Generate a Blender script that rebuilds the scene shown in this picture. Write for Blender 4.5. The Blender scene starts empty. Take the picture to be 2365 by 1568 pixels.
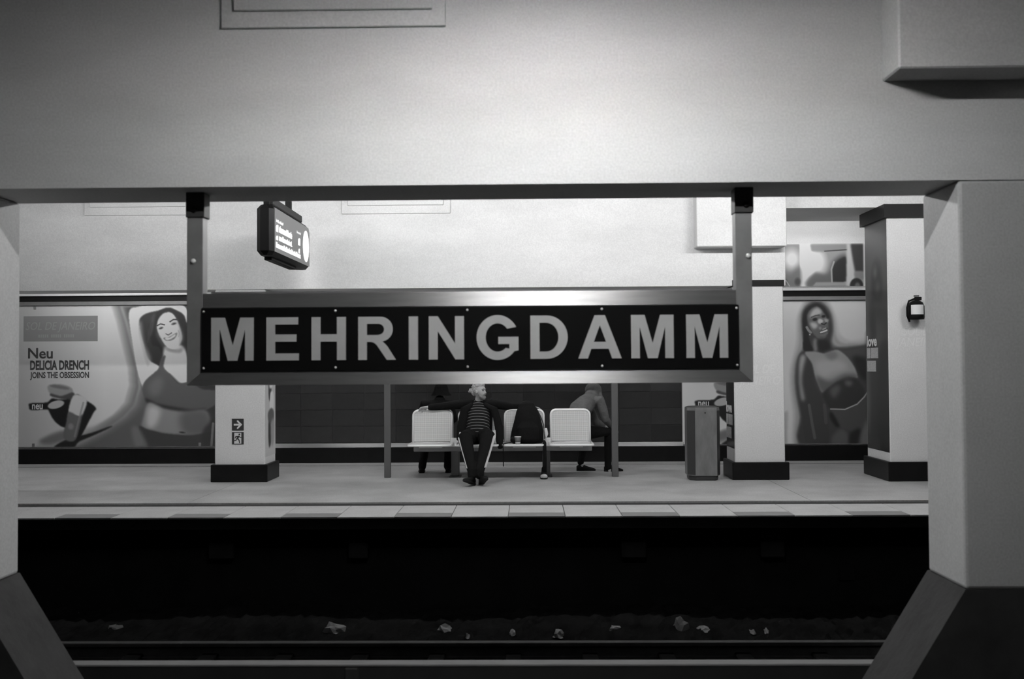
import bpy, bmesh, math, random
import numpy as np
from mathutils import Vector, Matrix

random.seed(7)
np.random.seed(7)
SC = bpy.context.scene
COL = SC.collection

# ------------------------------------------------------------------ camera
W, H = 2365, 1568
LENS = 35.0
F = LENS / 36.0 * W
CAM = Vector((0.0, 0.0, 1.6))
YAW, PITCH, ROLL = 0.0160, 0.0250, -0.0062
ROT = Matrix.Rotation(YAW, 3, 'Z') @ Matrix.Rotation(math.pi / 2 + PITCH, 3, 'X') @ Matrix.Rotation(ROLL, 3, 'Z')
cd = bpy.data.cameras.new('camera')
cd.lens = LENS
cd.sensor_width = 36.0
cd.clip_end = 200
cd.dof.use_dof = True
cd.dof.focus_distance = 14.0
cd.dof.aperture_fstop = 2.0
cam = bpy.data.objects.new('camera', cd)
COL.objects.link(cam)
cam.matrix_world = Matrix.Translation(CAM) @ ROT.to_4x4()
SC.camera = cam

# ------------------------------------------------------------------ world, exposure
wd = bpy.data.worlds.new('world')
SC.world = wd
wd.use_nodes = True
wd.node_tree.nodes['Background'].inputs[0].default_value = (0.5, 0.5, 0.5, 1)
wd.node_tree.nodes['Background'].inputs[1].default_value = 0.02
SC.view_settings.view_transform = 'Standard'
SC.view_settings.look = 'None'
SC.view_settings.gamma = 1.0
SC.view_settings.use_curve_mapping = False
SC.view_settings.exposure = 0.0
SC.cycles.use_light_tree = False
SC.cycles.max_bounces = 6
SC.cycles.diffuse_bounces = 4
SC.cycles.glossy_bounces = 2
SC.cycles.transmission_bounces = 1
SC.cycles.caustics_reflective = False
SC.cycles.sample_clamp_indirect = 4.0

# lamp strengths (the fluorescent tubes themselves are built further down)
LAMP_NEAR = 345.0
LAMP_FAR = 210.0
LAMP_BACK = 62.0


def P(px, py, Y):
    """the point of the place seen at this spot of the photograph, at depth Y"""
    d = ROT @ Vector(((px - W / 2) / F, -(py - H / 2) / F, -1.0))
    return CAM + d * (Y / d.y)


def XP(px, Y, py=840):
    return P(px, py, Y).x


def ZP(py, Y, px=1182):
    return P(px, py, Y).z


# ------------------------------------------------------------------ materials
MATS = {}


def mat(name, grey, rough=0.6, metal=0.0, var=0.0, scale=6.0, bump=0.0, bscale=40.0, spec=0.5,
        emit=0.0, coat=0.0, stretch=None):
    if name in MATS:
        return MATS[name]
    m = bpy.data.materials.new(name)
    m.use_nodes = True
    nt = m.node_tree
    b = nt.nodes['Principled BSDF']
    b.inputs['Base Color'].default_value = (grey, grey, grey, 1)
    b.inputs['Roughness'].default_value = rough
    b.inputs['Metallic'].default_value = metal
    b.inputs['Specular IOR Level'].default_value = spec
    b.inputs['Coat Weight'].default_value = coat
    b.inputs['Coat Roughness'].default_value = 0.08
    if emit:
        b.inputs['Emission Color'].default_value = (1, 1, 1, 1)
        b.inputs['Emission Strength'].default_value = emit
    if var or bump:
        tc = nt.nodes.new('ShaderNodeTexCoord')
        mp = nt.nodes.new('ShaderNodeMapping')
        nt.links.new(tc.outputs['Object'], mp.inputs['Vector'])
        if stretch:
            mp.inputs['Scale'].default_value = stretch
    if var:
        n = nt.nodes.new('ShaderNodeTexNoise')
        n.inputs['Scale'].default_value = scale
        n.inputs['Detail'].default_value = 6
        n.inputs['Roughness'].default_value = 0.6
        nt.links.new(mp.outputs['Vector'], n.inputs['Vector'])
        r = nt.nodes.new('ShaderNodeMapRange')
        r.inputs['From Min'].default_value = 0.25
        r.inputs['From Max'].default_value = 0.75
        r.inputs['To Min'].default_value = grey * (1 - var)
        r.inputs['To Max'].default_value = min(1.0, grey * (1 + var))
        nt.links.new(n.outputs['Fac'], r.inputs['Value'])
        nt.links.new(r.outputs['Result'], b.inputs['Base Color'])
    if bump:
        n2 = nt.nodes.new('ShaderNodeTexNoise')
        n2.inputs['Scale'].default_value = bscale
        n2.inputs['Detail'].default_value = 4
        nt.links.new(mp.outputs['Vector'], n2.inputs['Vector'])
        bp = nt.nodes.new('ShaderNodeBump')
        bp.inputs['Strength'].default_value = bump
        bp.inputs['Distance'].default_value = 0.02
        nt.links.new(n2.outputs['Fac'], bp.inputs['Height'])
        nt.links.new(bp.outputs['Normal'], b.inputs['Normal'])
    MATS[name] = m
    return m


M_PLASTER = mat('white_plaster', 0.78, 0.85, spec=0.2, var=0.09, scale=0.9, stretch=(1, 1, 2.5))
M_PILLAR = mat('pillar_paint', 0.70, 0.45, var=0.05, scale=2.0)
M_NEARPIL = mat('near_pillar_paint', 0.62, 0.6, var=0.08, scale=1.5)
M_BLACK = mat('black_tile_base', 0.006, 0.4, spec=.2, var=0.3, scale=8)
M_BLACKBAND = mat('black_band', 0.006, 0.5, spec=.2)
M_FLOOR = mat('platform_floor', 0.44, 0.42, var=0.22, scale=1.6)
M_EDGE = mat('edge_slab_stone', 0.42, 0.55, var=0.12, scale=3, bump=0.1, bscale=60)
M_INLAY = mat('grey_inlay', 0.19, 0.6, var=0.15, scale=5)
M_STRIP = mat('dark_floor_strip', 0.014, 0.6, var=0.3, scale=12)
M_CEIL = mat('ceiling_paint', 0.25, 0.8, var=0.06, scale=1.0)
M_TILE = mat('dark_wall_tile', 0.035, 0.32, var=0.25, scale=5)
M_GROUT = mat('tile_grout', 0.085, 0.8)
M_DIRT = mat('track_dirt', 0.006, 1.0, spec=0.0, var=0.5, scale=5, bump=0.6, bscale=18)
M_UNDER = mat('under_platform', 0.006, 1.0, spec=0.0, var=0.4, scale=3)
M_UNDERL = mat('under_platform_pier', 0.010, 1.0, spec=0.0, var=0.3, scale=5)
M_PLINTH = mat('plinth_concrete', 0.032, 0.85, var=0.35, scale=4, bump=0.3, bscale=14)
M_ALU = mat('brushed_aluminium', 0.74, 0.33, metal=0.9, var=0.12, scale=5, stretch=(0.6, 4, 7))
M_POSTALU = mat('post_aluminium', 0.30, 0.45, metal=0.35, var=0.15, scale=6)
M_ALUD = mat('dull_aluminium', 0.34, 0.45, metal=0.7, var=0.12, scale=5)
M_ENAMEL = mat('black_enamel', 0.006, 0.28, spec=0.4)
M_LETTER = mat('letter_metal', 0.66, 0.36, metal=0.3, var=0.05, scale=8)
M_STEEL = mat('seat_steel', 0.95, 0.25, metal=0.1)
M_POST = mat('grey_post', 0.12, 0.5, metal=0.3)
M_BLKPL = mat('black_plastic', 0.004, 0.5, spec=.15)
M_SCREEN = mat('display_screen', 0.05, 0.25, emit=0.085)
M_LED = mat('display_letters', 0.6, 0.5, emit=0.95)
M_CLOCK = mat('clock_face', 0.7, 0.4, emit=0.80)
M_BINM = mat('bin_metal', 0.21, 0.42, metal=0.35, var=0.18, scale=5, stretch=(3, 3, 1))
M_BIND = mat('bin_dark_metal', 0.05, 0.45, metal=0.3)
M_LITTER = mat('litter_paper', 0.12, 0.8, var=0.25, scale=20)
M_RAIL = mat('rail_steel', 0.03, 0.6, metal=0.3, var=0.4, scale=12)
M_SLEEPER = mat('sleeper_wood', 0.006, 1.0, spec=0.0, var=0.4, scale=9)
M_COVER = mat('third_rail_cover', 0.13, 0.7, var=0.25, scale=6, stretch=(.6, 4, 4))
M_JACKET = mat('black_jacket_cloth', 0.005, 0.9, spec=.15, bump=0.6, bscale=14)
M_TROUSER = mat('dark_trouser_cloth', 0.006, 0.9, spec=.15, bump=0.5, bscale=16)
M_WSTRIPE = mat('white_stripe_cloth', 0.50, 0.8)
M_SHOE = mat('black_shoe', 0.006, 0.6, spec=.2)
M_SHOEW = mat('white_rubber', 0.55, 0.6)
M_SKIN = mat('skin', 0.44, 0.5, var=0.06, scale=30)
M_HAIR = mat('light_hair', 0.46, 0.7, var=0.45, scale=45, bump=0.8, bscale=70)
M_HOOD = mat('grey_hoodie_cloth', 0.11, 0.9, var=0.25, scale=9, bump=0.8, bscale=16)
M_PACK = mat('black_nylon', 0.0045, 0.8, spec=.15, bump=0.5, bscale=12)
M_CUP = mat('paper_cup', 0.10, 0.5)
M_WHITE = mat('white_print', 0.72, 0.5)
M_INK = mat('dark_ink', 0.045, 0.6)
M_SIGNG = mat('exit_sign_green', 0.035, 0.5)
M_PALETEXT = mat('pale_lettering', 0.74, 0.5)
M_SOFTTEXT = mat('soft_pale_lettering', 0.34, 0.5)
M_LAMPBODY = mat('lamp_housing', 0.6, 0.5)


def grainy(m, scale, amount):
    """fine grain of the rough-cast paint on top of its broad variation"""
    nt = m.node_tree
    b = nt.nodes['Principled BSDF']
    src = b.inputs['Base Color'].links[0].from_socket
    tc = nt.nodes.new('ShaderNodeTexCoord')
    n = nt.nodes.new('ShaderNodeTexNoise')
    n.inputs['Scale'].default_value = scale
    n.inputs['Detail'].default_value = 2
    nt.links.new(tc.outputs['Object'], n.inputs['Vector'])
    r = nt.nodes.new('ShaderNodeMapRange')
    r.inputs['From Min'].default_value = 0.3
    r.inputs['From Max'].default_value = 0.7
    r.inputs['To Min'].default_value = 1 - amount
    r.inputs['To Max'].default_value = 1 + amount
    nt.links.new(n.outputs['Fac'], r.inputs['Value'])
    mu = nt.nodes.new('ShaderNodeMath')
    mu.operation = 'MULTIPLY'
    nt.links.new(src, mu.inputs[0])
    nt.links.new(r.outputs['Result'], mu.inputs[1])
    nt.links.new(mu.outputs[0], b.inputs['Base Color'])


grainy(M_PLASTER, 70, 0.07)
grainy(M_PILLAR, 60, 0.07)
grainy(M_NEARPIL, 70, 0.09)
grainy(M_FLOOR, 55, 0.14)
grainy(M_EDGE, 55, 0.10)


def brushed(m, rough, aniso):
    """brushed along the length: the highlight spreads up and down"""
    nt = m.node_tree
    b = nt.nodes['Principled BSDF']
    b.inputs['Roughness'].default_value = rough
    b.inputs['Anisotropic'].default_value = aniso
    t = nt.nodes.new('ShaderNodeCombineXYZ')
    t.inputs[2].default_value = 1.0
    nt.links.new(t.outputs[0], b.inputs['Tangent'])


brushed(M_ALU, 0.48, 0.95)


def perforated(name):
    m = mat(name, 0.62, 0.4, metal=0.1)
    nt = m.node_tree
    b = nt.nodes['Principled BSDF']
    tc = nt.nodes.new('ShaderNodeTexCoord')
    v = nt.nodes.new('ShaderNodeTexVoronoi')
    v.inputs['Randomness'].default_value = 0.0
    v.inputs['Scale'].default_value = 1.0
    mp = nt.nodes.new('ShaderNodeMapping')
    mp.inputs['Scale'].default_value = (75, 0, 75)
    nt.links.new(tc.outputs['Object'], mp.inputs['Vector'])
    nt.links.new(mp.outputs['Vector'], v.inputs['Vector'])
    r = nt.nodes.new('ShaderNodeMapRange')
    r.inputs['From Min'].default_value = 0.28
    r.inputs['From Max'].default_value = 0.42
    r.inputs['To Min'].default_value = 0.30
    r.inputs['To Max'].default_value = 0.92
    nt.links.new(v.outputs['Distance'], r.inputs['Value'])
    nt.links.new(r.outputs['Result'], b.inputs['Base Color'])
    return m


M_PERF = perforated('perforated_steel')


def vcol_mat(name, rough=0.35, coat=0.25):
    m = bpy.data.materials.new(name)
    m.use_nodes = True
    nt = m.node_tree
    b = nt.nodes['Principled BSDF']
    a = nt.nodes.new('ShaderNodeAttribute')
    a.attribute_name = 'print'
    nt.links.new(a.outputs['Color'], b.inputs['Base Color'])
    b.inputs['Roughness'].default_value = rough
    b.inputs['Coat Weight'].default_value = coat
    b.inputs['Coat Roughness'].default_value = 0.12
    return m


M_PRINT = vcol_mat('printed_paper', 0.55, 0.15)
M_PRINTG = vcol_mat('glazed_print', 0.5, 0.25)


# ------------------------------------------------------------------ object helpers
def link(o, parent=None):
    COL.objects.link(o)
    if parent is not None:
        o.parent = parent
        o.matrix_parent_inverse = world_of(parent).inverted()
    return o


WORLD = {}


def world_of(o):
    return WORLD.get(o.name, Matrix.Identity(4))


def empty(name, loc, label, cat, group=None):
    o = bpy.data.objects.new(name, None)
    o.empty_display_size = 0.1
    o.location = loc
    COL.objects.link(o)
    WORLD[o.name] = Matrix.Translation(Vector(loc))
    tag(o, label, cat, group)
    return o


def tag(o, label=None, cat=None, group=None, kind=None):
    if label:
        o['label'] = label
    if cat:
        o['category'] = cat
    if group:
        o['group'] = group
    if kind:
        o['kind'] = kind
    return o


def obj(name, bm, m, parent=None, smooth=False, kind=None):
    me = bpy.data.meshes.new(name)
    if isinstance(bm, bmesh.types.BMesh):
        bmesh.ops.recalc_face_normals(bm, faces=bm.faces)
        bm.to_mesh(me)
        bm.free()
    else:
        me = bm
    me.materials.clear()
    me.materials.append(m)
    if smooth:
        me.polygons.foreach_set('use_smooth', [True] * len(me.polygons))
    o = bpy.data.objects.new(name, me)
    link(o, parent)
    if kind:
        o['kind'] = kind
    return o


def inst(name, me, parent, loc, kind=None):
    """one more piece sharing mesh data, at its own place"""
    o = bpy.data.objects.new(name, me)
    o.location = loc
    link(o, parent)
    return o


def bx(x0, x1, y0, y1, z0, z1, bevel=0.0, bm=None, seg=1):
    own = bm is None
    if own:
        bm = bmesh.new()
    vs = [bm.verts.new((x, y, z)) for x in (x0, x1) for y in (y0, y1) for z in (z0, z1)]
    fs = []
    for f in ((0, 1, 3, 2), (4, 6, 7, 5), (0, 4, 5, 1), (2, 3, 7, 6), (0, 2, 6, 4), (1, 5, 7, 3)):
        fs.append(bm.faces.new([vs[i] for i in f]))
    if bevel:
        es = list({e for f in fs for e in f.edges})
        bmesh.ops.bevel(bm, geom=es, offset=bevel, segments=seg, affect='EDGES', profile=0.5)
    return bm


def prism(pts, axis, a0, a1, bm=None):
    """closed outline pts (2D) pushed along an axis: 'y' -> pts are (x,z); 'x' -> (y,z); 'z' -> (x,y)"""
    if bm is None:
        bm = bmesh.new()

    def co(p, a):
        return {'y': (p[0], a, p[1]), 'x': (a, p[0], p[1]), 'z': (p[0], p[1], a)}[axis]
    lo = [bm.verts.new(co(p, a0)) for p in pts]
    hi = [bm.verts.new(co(p, a1)) for p in pts]
    n = len(pts)
    bm.faces.new(lo)
    bm.faces.new(list(reversed(hi)))
    for i in range(n):
        bm.faces.new((lo[i], lo[(i + 1) % n], hi[(i + 1) % n], hi[i]))
    return bm


def loft(nodes, side=(1, 0, 0), seg=16, bm=None, cap=True):
    """rounded body through nodes (point, half width along side, half width across)"""
    if bm is None:
        bm = bmesh.new()
    pts = [Vector(n[0]) for n in nodes]
    ra = [n[1] for n in nodes]
    rb = [(n[2] if len(n) > 2 else n[1]) for n in nodes]
    side = Vector(side)
    rings = []

    def ring(c, t, a, b):
        s = side - t * side.dot(t)
        if s.length < 1e-3:
            s = Vector((0, 1, 0)) - t * t.y
        s.normalize()
        u = t.cross(s)
        return [bm.verts.new(c + s * (a * math.cos(2 * math.pi * k / seg)) + u * (b * math.sin(2 * math.pi * k / seg))) for k in range(seg)]
    n = len(pts)
    tang = []
    for i in range(n):
        t = (pts[min(i + 1, n - 1)] - pts[max(i - 1, 0)])
        tang.append(t.normalized())
    if cap:
        for k in (0, 1, 2):
            an = math.radians(12 + 30 * k)
            q = min(ra[0], rb[0])
            rings.append(ring(pts[0] - tang[0] * q * math.cos(an), tang[0], ra[0] * math.sin(an), rb[0] * math.sin(an)))
    for i in range(n):
        rings.append(ring(pts[i], tang[i], ra[i], rb[i]))
    if cap:
        for k in (2, 1, 0):
            an = math.radians(12 + 30 * k)
            q = min(ra[-1], rb[-1])
            rings.append(ring(pts[-1] + tang[-1] * q * math.cos(an), tang[-1], ra[-1] * math.sin(an), rb[-1] * math.sin(an)))
    for a, b in zip(rings, rings[1:]):
        for k in range(seg):
            bm.faces.new((a[k], a[(k + 1) % seg], b[(k + 1) % seg], b[k]))
    bm.faces.new(list(reversed(rings[0])))
    bm.faces.new(rings[-1])
    return bm


def tube(pts, r, seg=8, bm=None):
    return loft([(p, r, r) for p in pts], side=(0.31, 0.87, 0.37), seg=seg, bm=bm, cap=False)


def ball(c, rx, ry, rz, bm=None, rot=None, seg=20, rings=14):
    if bm is None:
        bm = bmesh.new()
    r = bmesh.ops.create_uvsphere(bm, u_segments=seg, v_segments=rings, radius=1.0)
    mt = Matrix.Translation(Vector(c))
    if rot is not None:
        mt = mt @ rot.to_4x4()
    mt = mt @ Matrix.Diagonal((rx, ry, rz, 1))
    bmesh.ops.transform(bm, matrix=mt, verts=r['verts'])
    return bm


def fuse(name, bm, m, parent, voxel=0.01, smooth=4):
    """melt overlapping closed bodies into one continuous surface"""
    bmesh.ops.recalc_face_normals(bm, faces=bm.faces)
    me = bpy.data.meshes.new(name + '_raw')
    bm.to_mesh(me)
    bm.free()
    t = bpy.data.objects.new(name + '_raw', me)
    COL.objects.link(t)
    md = t.modifiers.new('r', 'REMESH')
    md.mode = 'VOXEL'
    md.voxel_size = voxel
    if smooth:
        ms = t.modifiers.new('s', 'SMOOTH')
        ms.factor = 0.5
        ms.iterations = smooth
    dg = bpy.context.evaluated_depsgraph_get()
    out = bpy.data.meshes.new_from_object(t.evaluated_get(dg))
    bpy.data.objects.remove(t)
    bpy.data.meshes.remove(me)
    out.name = name
    return obj(name, out, m, parent, smooth=True)


def curve_mesh(splines, depth):
    cu = bpy.data.curves.new('tmp', 'CURVE')
    cu.dimensions = '2D'
    cu.fill_mode = 'BOTH'
    cu.extrude = depth
    for pts in splines:
        s = cu.splines.new('POLY')
        s.points.add(len(pts) - 1)
        for i, p in enumerate(pts):
            s.points[i].co = (p[0], p[1], 0, 1)
        s.use_cyclic_u = True
    return _bake(cu)


def _bake(cu):
    t = bpy.data.objects.new('tmp', cu)
    COL.objects.link(t)
    dg = bpy.context.evaluated_depsgraph_get()
    me = bpy.data.meshes.new_from_object(t.evaluated_get(dg))
    bpy.data.objects.remove(t)
    bpy.data.curves.remove(cu)
    return me


def text_mesh(s, bold=0.0, shear=0.0, depth=0.01, spacing=1.0):
    cu = bpy.data.curves.new('tmp', 'FONT')
    cu.body = s
    cu.size = 1.0
    cu.offset = bold
    cu.shear = shear
    cu.extrude = depth
    cu.space_character = spacing
    cu.resolution_u = 3
    return _bake(cu)


def lettering(name, s, m, parent, x0, x1, z0, z1, Y, bold=0.0, shear=0.0, depth=0.001, face='front', spacing=1.0, xplane=None):
    """flat lettering fitted into a rectangle on a wall: front faces -Y; 'left' faces -X (x0..x1 are then Y values)"""
    me = text_mesh(s, bold, shear, 1.0, spacing)
    n = len(me.vertices)
    co = np.empty(n * 3)
    me.vertices.foreach_get('co', co)
    co = co.reshape(-1, 3)
    mn, mx = co.min(0), co.max(0)
    u = (co[:, 0] - mn[0]) / (mx[0] - mn[0])
    v = (co[:, 1] - mn[1]) / (mx[1] - mn[1])
    w = co[:, 2]
    out = np.empty_like(co)
    if face == 'front':
        out[:, 0] = x0 + u * (x1 - x0)
        out[:, 1] = Y - w * depth
    else:
        out[:, 1] = x0 + u * (x1 - x0)
        out[:, 0] = xplane - w * depth
    out[:, 2] = z0 + v * (z1 - z0)
    me.vertices.foreach_set('co', out.ravel())
    me.update()
    return obj(name, me, m, parent)

# ================================================================== SETTING
XL, XR = -12.0, 10.5          # how far the hall is built to either side
D1, D2 = 6.3, 6.88            # near pillar row
B1, B2 = 13.75, 14.32         # far pillar row
WALL = 16.4
ZC = 4.35
EDGE = 10.54

# --- far platform: floor of big slabs, dark slot lines, edge slabs
fl = obj('floor', bx(XL, XR, EDGE + 0.17, WALL, -0.16, -0.0205), M_STRIP)
fl['kind'] = 'structure'
joints = [XL, -11.2, -4.0, 3.27, XR]
for a, b in zip(joints, joints[1:]):
    obj('floor_slab', bx(a + 0.004, b - 0.004, 11.64, 15.82, -0.02, 0.0), M_FLOOR, fl)
    obj('foot_slab', bx(a + 0.003, b - 0.003, 15.98, WALL, -0.02, 0.0), M_EDGE, fl)
PITCH_E = 1.205
slab_me = bpy.data.meshes.new('edge_slab')
bm = bx(-PITCH_E / 4 + 0.003, PITCH_E / 4 - 0.003, EDGE, 11.36, -0.02, 0.0, bevel=0.004)
bmesh.ops.recalc_face_normals(bm, faces=bm.faces); bm.to_mesh(slab_me); bm.free(); slab_me.materials.append(M_EDGE)
slabb_me = bpy.data.meshes.new('edge_slab_short')
bm = bx(-PITCH_E / 4 + 0.003, PITCH_E / 4 - 0.003, EDGE + 0.255, 11.36, -0.02, 0.0, bevel=0.004)
bmesh.ops.recalc_face_normals(bm, faces=bm.faces); bm.to_mesh(slabb_me); bm.free(); slabb_me.materials.append(M_EDGE)
inlay_me = bpy.data.meshes.new('inlay_slab')
bm = bx(-PITCH_E / 4 + 0.002, PITCH_E / 4 - 0.002, EDGE, EDGE + 0.25, -0.02, 0.0, bevel=0.003)
bmesh.ops.recalc_face_normals(bm, faces=bm.faces); bm.to_mesh(inlay_me); bm.free(); inlay_me.materials.append(M_INLAY)
X0 = -2.33
for k in range(-8, 11):
    x = X0 + k * PITCH_E
    if x < XL + 0.3 or x > XR - 0.9:
        continue
    inst('edge_slab', slabb_me, fl, (x, 0, 0))
    inst('inlay_slab', inlay_me, fl, (x, 0, 0))
    inst('edge_slab', slab_me, fl, (x + PITCH_E / 2, 0, 0))

obj('edge_lip', bx(XL, XR, EDGE + 0.004, EDGE + 0.16, -0.13, -0.0205), mat('edge_lip_paint', 0.004, .9, spec=.1), fl)

# --- wall under the platform edge with its piers
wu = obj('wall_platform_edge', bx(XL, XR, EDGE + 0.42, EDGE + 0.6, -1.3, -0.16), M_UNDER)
wu['kind'] = 'structure'
for (px0, px1) in ((488, 545), (808, 852), (1433, 1490), (1753, 1808)):
    a, b = XP(px0, EDGE + 0.4, 1250), XP(px1, EDGE + 0.4, 1250)
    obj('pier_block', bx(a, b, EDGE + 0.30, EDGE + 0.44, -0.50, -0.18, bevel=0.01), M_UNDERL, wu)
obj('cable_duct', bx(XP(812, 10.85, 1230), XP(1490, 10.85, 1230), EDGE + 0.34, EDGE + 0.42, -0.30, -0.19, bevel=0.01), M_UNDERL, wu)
obj('small_plate', bx(XP(1938, EDGE + .4, 1320), XP(1974, EDGE + .4, 1320), EDGE + 0.39, EDGE + 0.42,
                      ZP(1340, EDGE + .4, 1950), ZP(1305, EDGE + .4, 1950), bevel=0.006), mat('small_plate_paint', 0.007, 0.9, spec=0.0), wu)

# --- back wall
wb = obj('wall_back', bx(XL, XR, WALL, WALL + 0.2, -0.1, ZC), M_PLASTER)
wb['kind'] = 'structure'
Zb0, Zb1 = 0.5 * (P(240, 695, WALL).z + P(1900, 686, WALL).z), 0.5 * (P(240, 682, WALL).z + P(1900, 672, WALL).z)
bb = obj('baseboard_back', bx(XL, XR, WALL - 0.05, WALL, 0.0, 0.245), M_BLACK)
bb['kind'] = 'structure'
tb = obj('trim_1', bx(XL, XR, WALL - 0.03, WALL, Zb0, Zb1), M_BLACKBAND)
tb['kind'] = 'structure'
tl = obj('trim_2', bx(XL, XR, WALL - 0.06, WALL, Zb1, Zb1 + 0.022), M_WHITE)
tl['kind'] = 'structure'
tg = obj('trim_3', bx(XL, XR, WALL - 0.07, WALL, Zb0 - 0.065, Zb0 - 0.002, bevel=0.006), M_ALUD)
tg['kind'] = 'structure'
# dark tile field between the posters: every tile a piece of its own
TX0, TX1, TZ0, TZ1 = -4.80, 2.53, 0.325, 2.50
wt = obj('wall_tiled', bx(TX0, TX1, WALL - 0.012, WALL, TZ0, TZ1), M_GROUT)
wt['kind'] = 'structure'
nt_, nr_ = 14, 8
tw, th = (TX1 - TX0) / nt_, (TZ1 - TZ0) / nr_
tmes = []
for v in range(3):
    me = bpy.data.meshes.new('tile')
    g = (0.033, 0.039, 0.028)[v]
    bm = bx(-tw / 2 + 0.004, tw / 2 - 0.004, -0.010, 0.0, -th / 2 + 0.004, th / 2 - 0.004, bevel=0.002)
    bmesh.ops.recalc_face_normals(bm, faces=bm.faces)
    bm.to_mesh(me); bm.free()
    me.materials.append(mat('dark_wall_tile_%d' % v, g, 0.30, var=0.3, scale=4))
    tmes.append(me)
for i in range(nt_):
    for j in range(nr_):
        inst('tile', tmes[random.randrange(3)], wt, (TX0 + (i + .5) * tw, WALL - 0.012, TZ0 + (j + .5) * th))
tr = obj('trim_4', bx(TX0, TX1, WALL - 0.05, WALL, 0.25, 0.32, bevel=0.004), M_ALU)
tr['kind'] = 'structure'

# --- far beam over the pillars (low part) and the raised part right of the pillar
ZB = 2.665
XBR = XP(1812, B1, 500)
bf = obj('wall_far_beam', bx(XL, XBR, B1, B2, ZB, ZC), M_PLASTER)
bf['kind'] = 'structure'
ZU = P(1900, 480, B1).z
bu = obj('wall_far_beam_raised', bx(XBR, XR, B1, 15.05, ZU, ZC), M_PLASTER)
bu['kind'] = 'structure'


def relief(parent, xa, xb, z0, Yf, k=1.0, t=0.022):
    obj('relief_panel', bx(xa, xb, Yf - t, Yf + 0.002, z0, ZC - 0.1, bevel=0.006), M_PLASTER, parent)
    obj('relief_panel', bx(xa + 0.09 * k, xb - 0.09 * k, Yf - 2 * t, Yf - t + .002, z0 + 0.11 * k, ZC - 0.16, bevel=0.006), M_PLASTER, parent)


for pa, pb, pz in ((197, 447, 499), (790, 1040, 495)):
    relief(bf, XP(pa, B1, pz), XP(pb, B1, pz), P(pa, pz, B1).z, B1, t=.04)

# --- near beam
ZN = 0.5 * (P(300, 434, D1).z + P(1900, 418, D1).z)
bn = obj('wall_near_beam', bx(XL, XR, D1, D2, ZN, ZC), M_PLASTER)
bn['kind'] = 'structure'
xa, xb = XP(512, D1, 65), XP(1030, D1, 65)
z0 = P(770, 65, D1).z
for k, (x, dx) in enumerate(((xa, 0), (xa - 3.5, 0))):
    relief(bn, x, x + (xb - xa), z0, D1, 0.95)

# --- ceiling, near platform, near wall, end of trackbed
ce = obj('ceiling', bx(XL, XR, -4.2, WALL + 0.2, ZC, ZC + 0.2), M_CEIL)
ce['kind'] = 'structure'
fn = obj('floor_near', bx(XL, XR, -4.2, 2.7, -1.3, 0.0), mat('near_floor', .10, .6, var=.2))
fn['kind'] = 'structure'
wn = obj('wall_near', bx(XL, XR, -4.4, -4.2, 0, ZC), mat('near_wall_tile', 0.10, 0.5, var=0.1))
wn['kind'] = 'structure'
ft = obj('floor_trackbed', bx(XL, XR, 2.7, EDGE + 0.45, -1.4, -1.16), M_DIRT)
ft['kind'] = 'structure'

# --- ballast: nobody could count it
nx, ny = 300, 40
gx = np.linspace(-9.0, 8.0, nx)
gy = np.linspace(D2 + 0.1, EDGE + 0.40, ny)
GX, GY = np.meshgrid(gx, gy)
GZ = -1.13 + 0.045 * np.random.rand(ny, nx) + 0.03 * np.sin(GX * 1.7) * np.sin(GY * 3.1)
GZ += 0.07 * np.clip((GY - 9.75) / 0.5, 0, 1)
co = np.stack([GX, GY, GZ], -1).reshape(-1, 3)
idx = np.arange(nx * ny).reshape(ny, nx)
qd = np.stack([idx[:-1, :-1], idx[:-1, 1:], idx[1:, 1:], idx[1:, :-1]], -1).reshape(-1, 4)
me = bpy.data.meshes.new('ballast')
me.from_pydata(co.tolist(), [], qd.tolist())
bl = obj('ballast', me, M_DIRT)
tag(bl, 'dark stone ballast in the track bed below the platform', 'ballast', kind='stuff')

# ================================================================== PILLARS
M_SIDEAD = M_PRINT


def pillar(x0, x1, y0, y1, ztop, label, base=True, base_h=0.24, pad=0.045, m=M_PILLAR, collar=False):
    r = empty('pillar', ((x0 + x1) / 2, (y0 + y1) / 2, 0), label, 'pillar')
    obj('shaft', bx(x0, x1, y0, y1, 0.0, ztop - 0.001, bevel=0.012), m, r)
    if base:
        obj('base', bx(x0 - pad, x1 + pad, y0 - pad, y1 + pad, 0.0, base_h, bevel=0.008), M_BLACK, r)
    if collar:
        obj('collar', bx(x0 - .012, x1 + .012, y0 - .012, y1 + .012, Zb0 - .03, Zb1 - .04), M_BLACKBAND, r)
    return r


PLx0, PLx1 = XP(496, B1, 1000), XP(612, B1, 1000)
PRx0, PRx1 = XP(1697, B1, 1000), XP(1813, B1, 1000)
pil_l = pillar(PLx0, PLx1, B1, B2, ZB, 'square pale pillar with arrow and exit signs left of the bench')
pil_r = pillar(PRx0, PRx1, B1, B2, ZB, 'square pale pillar between the litter bin and the framed poster', collar=True)
# corbel over the right pillar
cx0 = XP(1602, B1, 560)
zc = P(1700, 574, B1).z
obj('corbel', bx(cx0, PRx1 - 0.01, B1 - 0.27, B1, zc, ZC - 0.002, bevel=0.01), M_PLASTER, pil_r)

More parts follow.
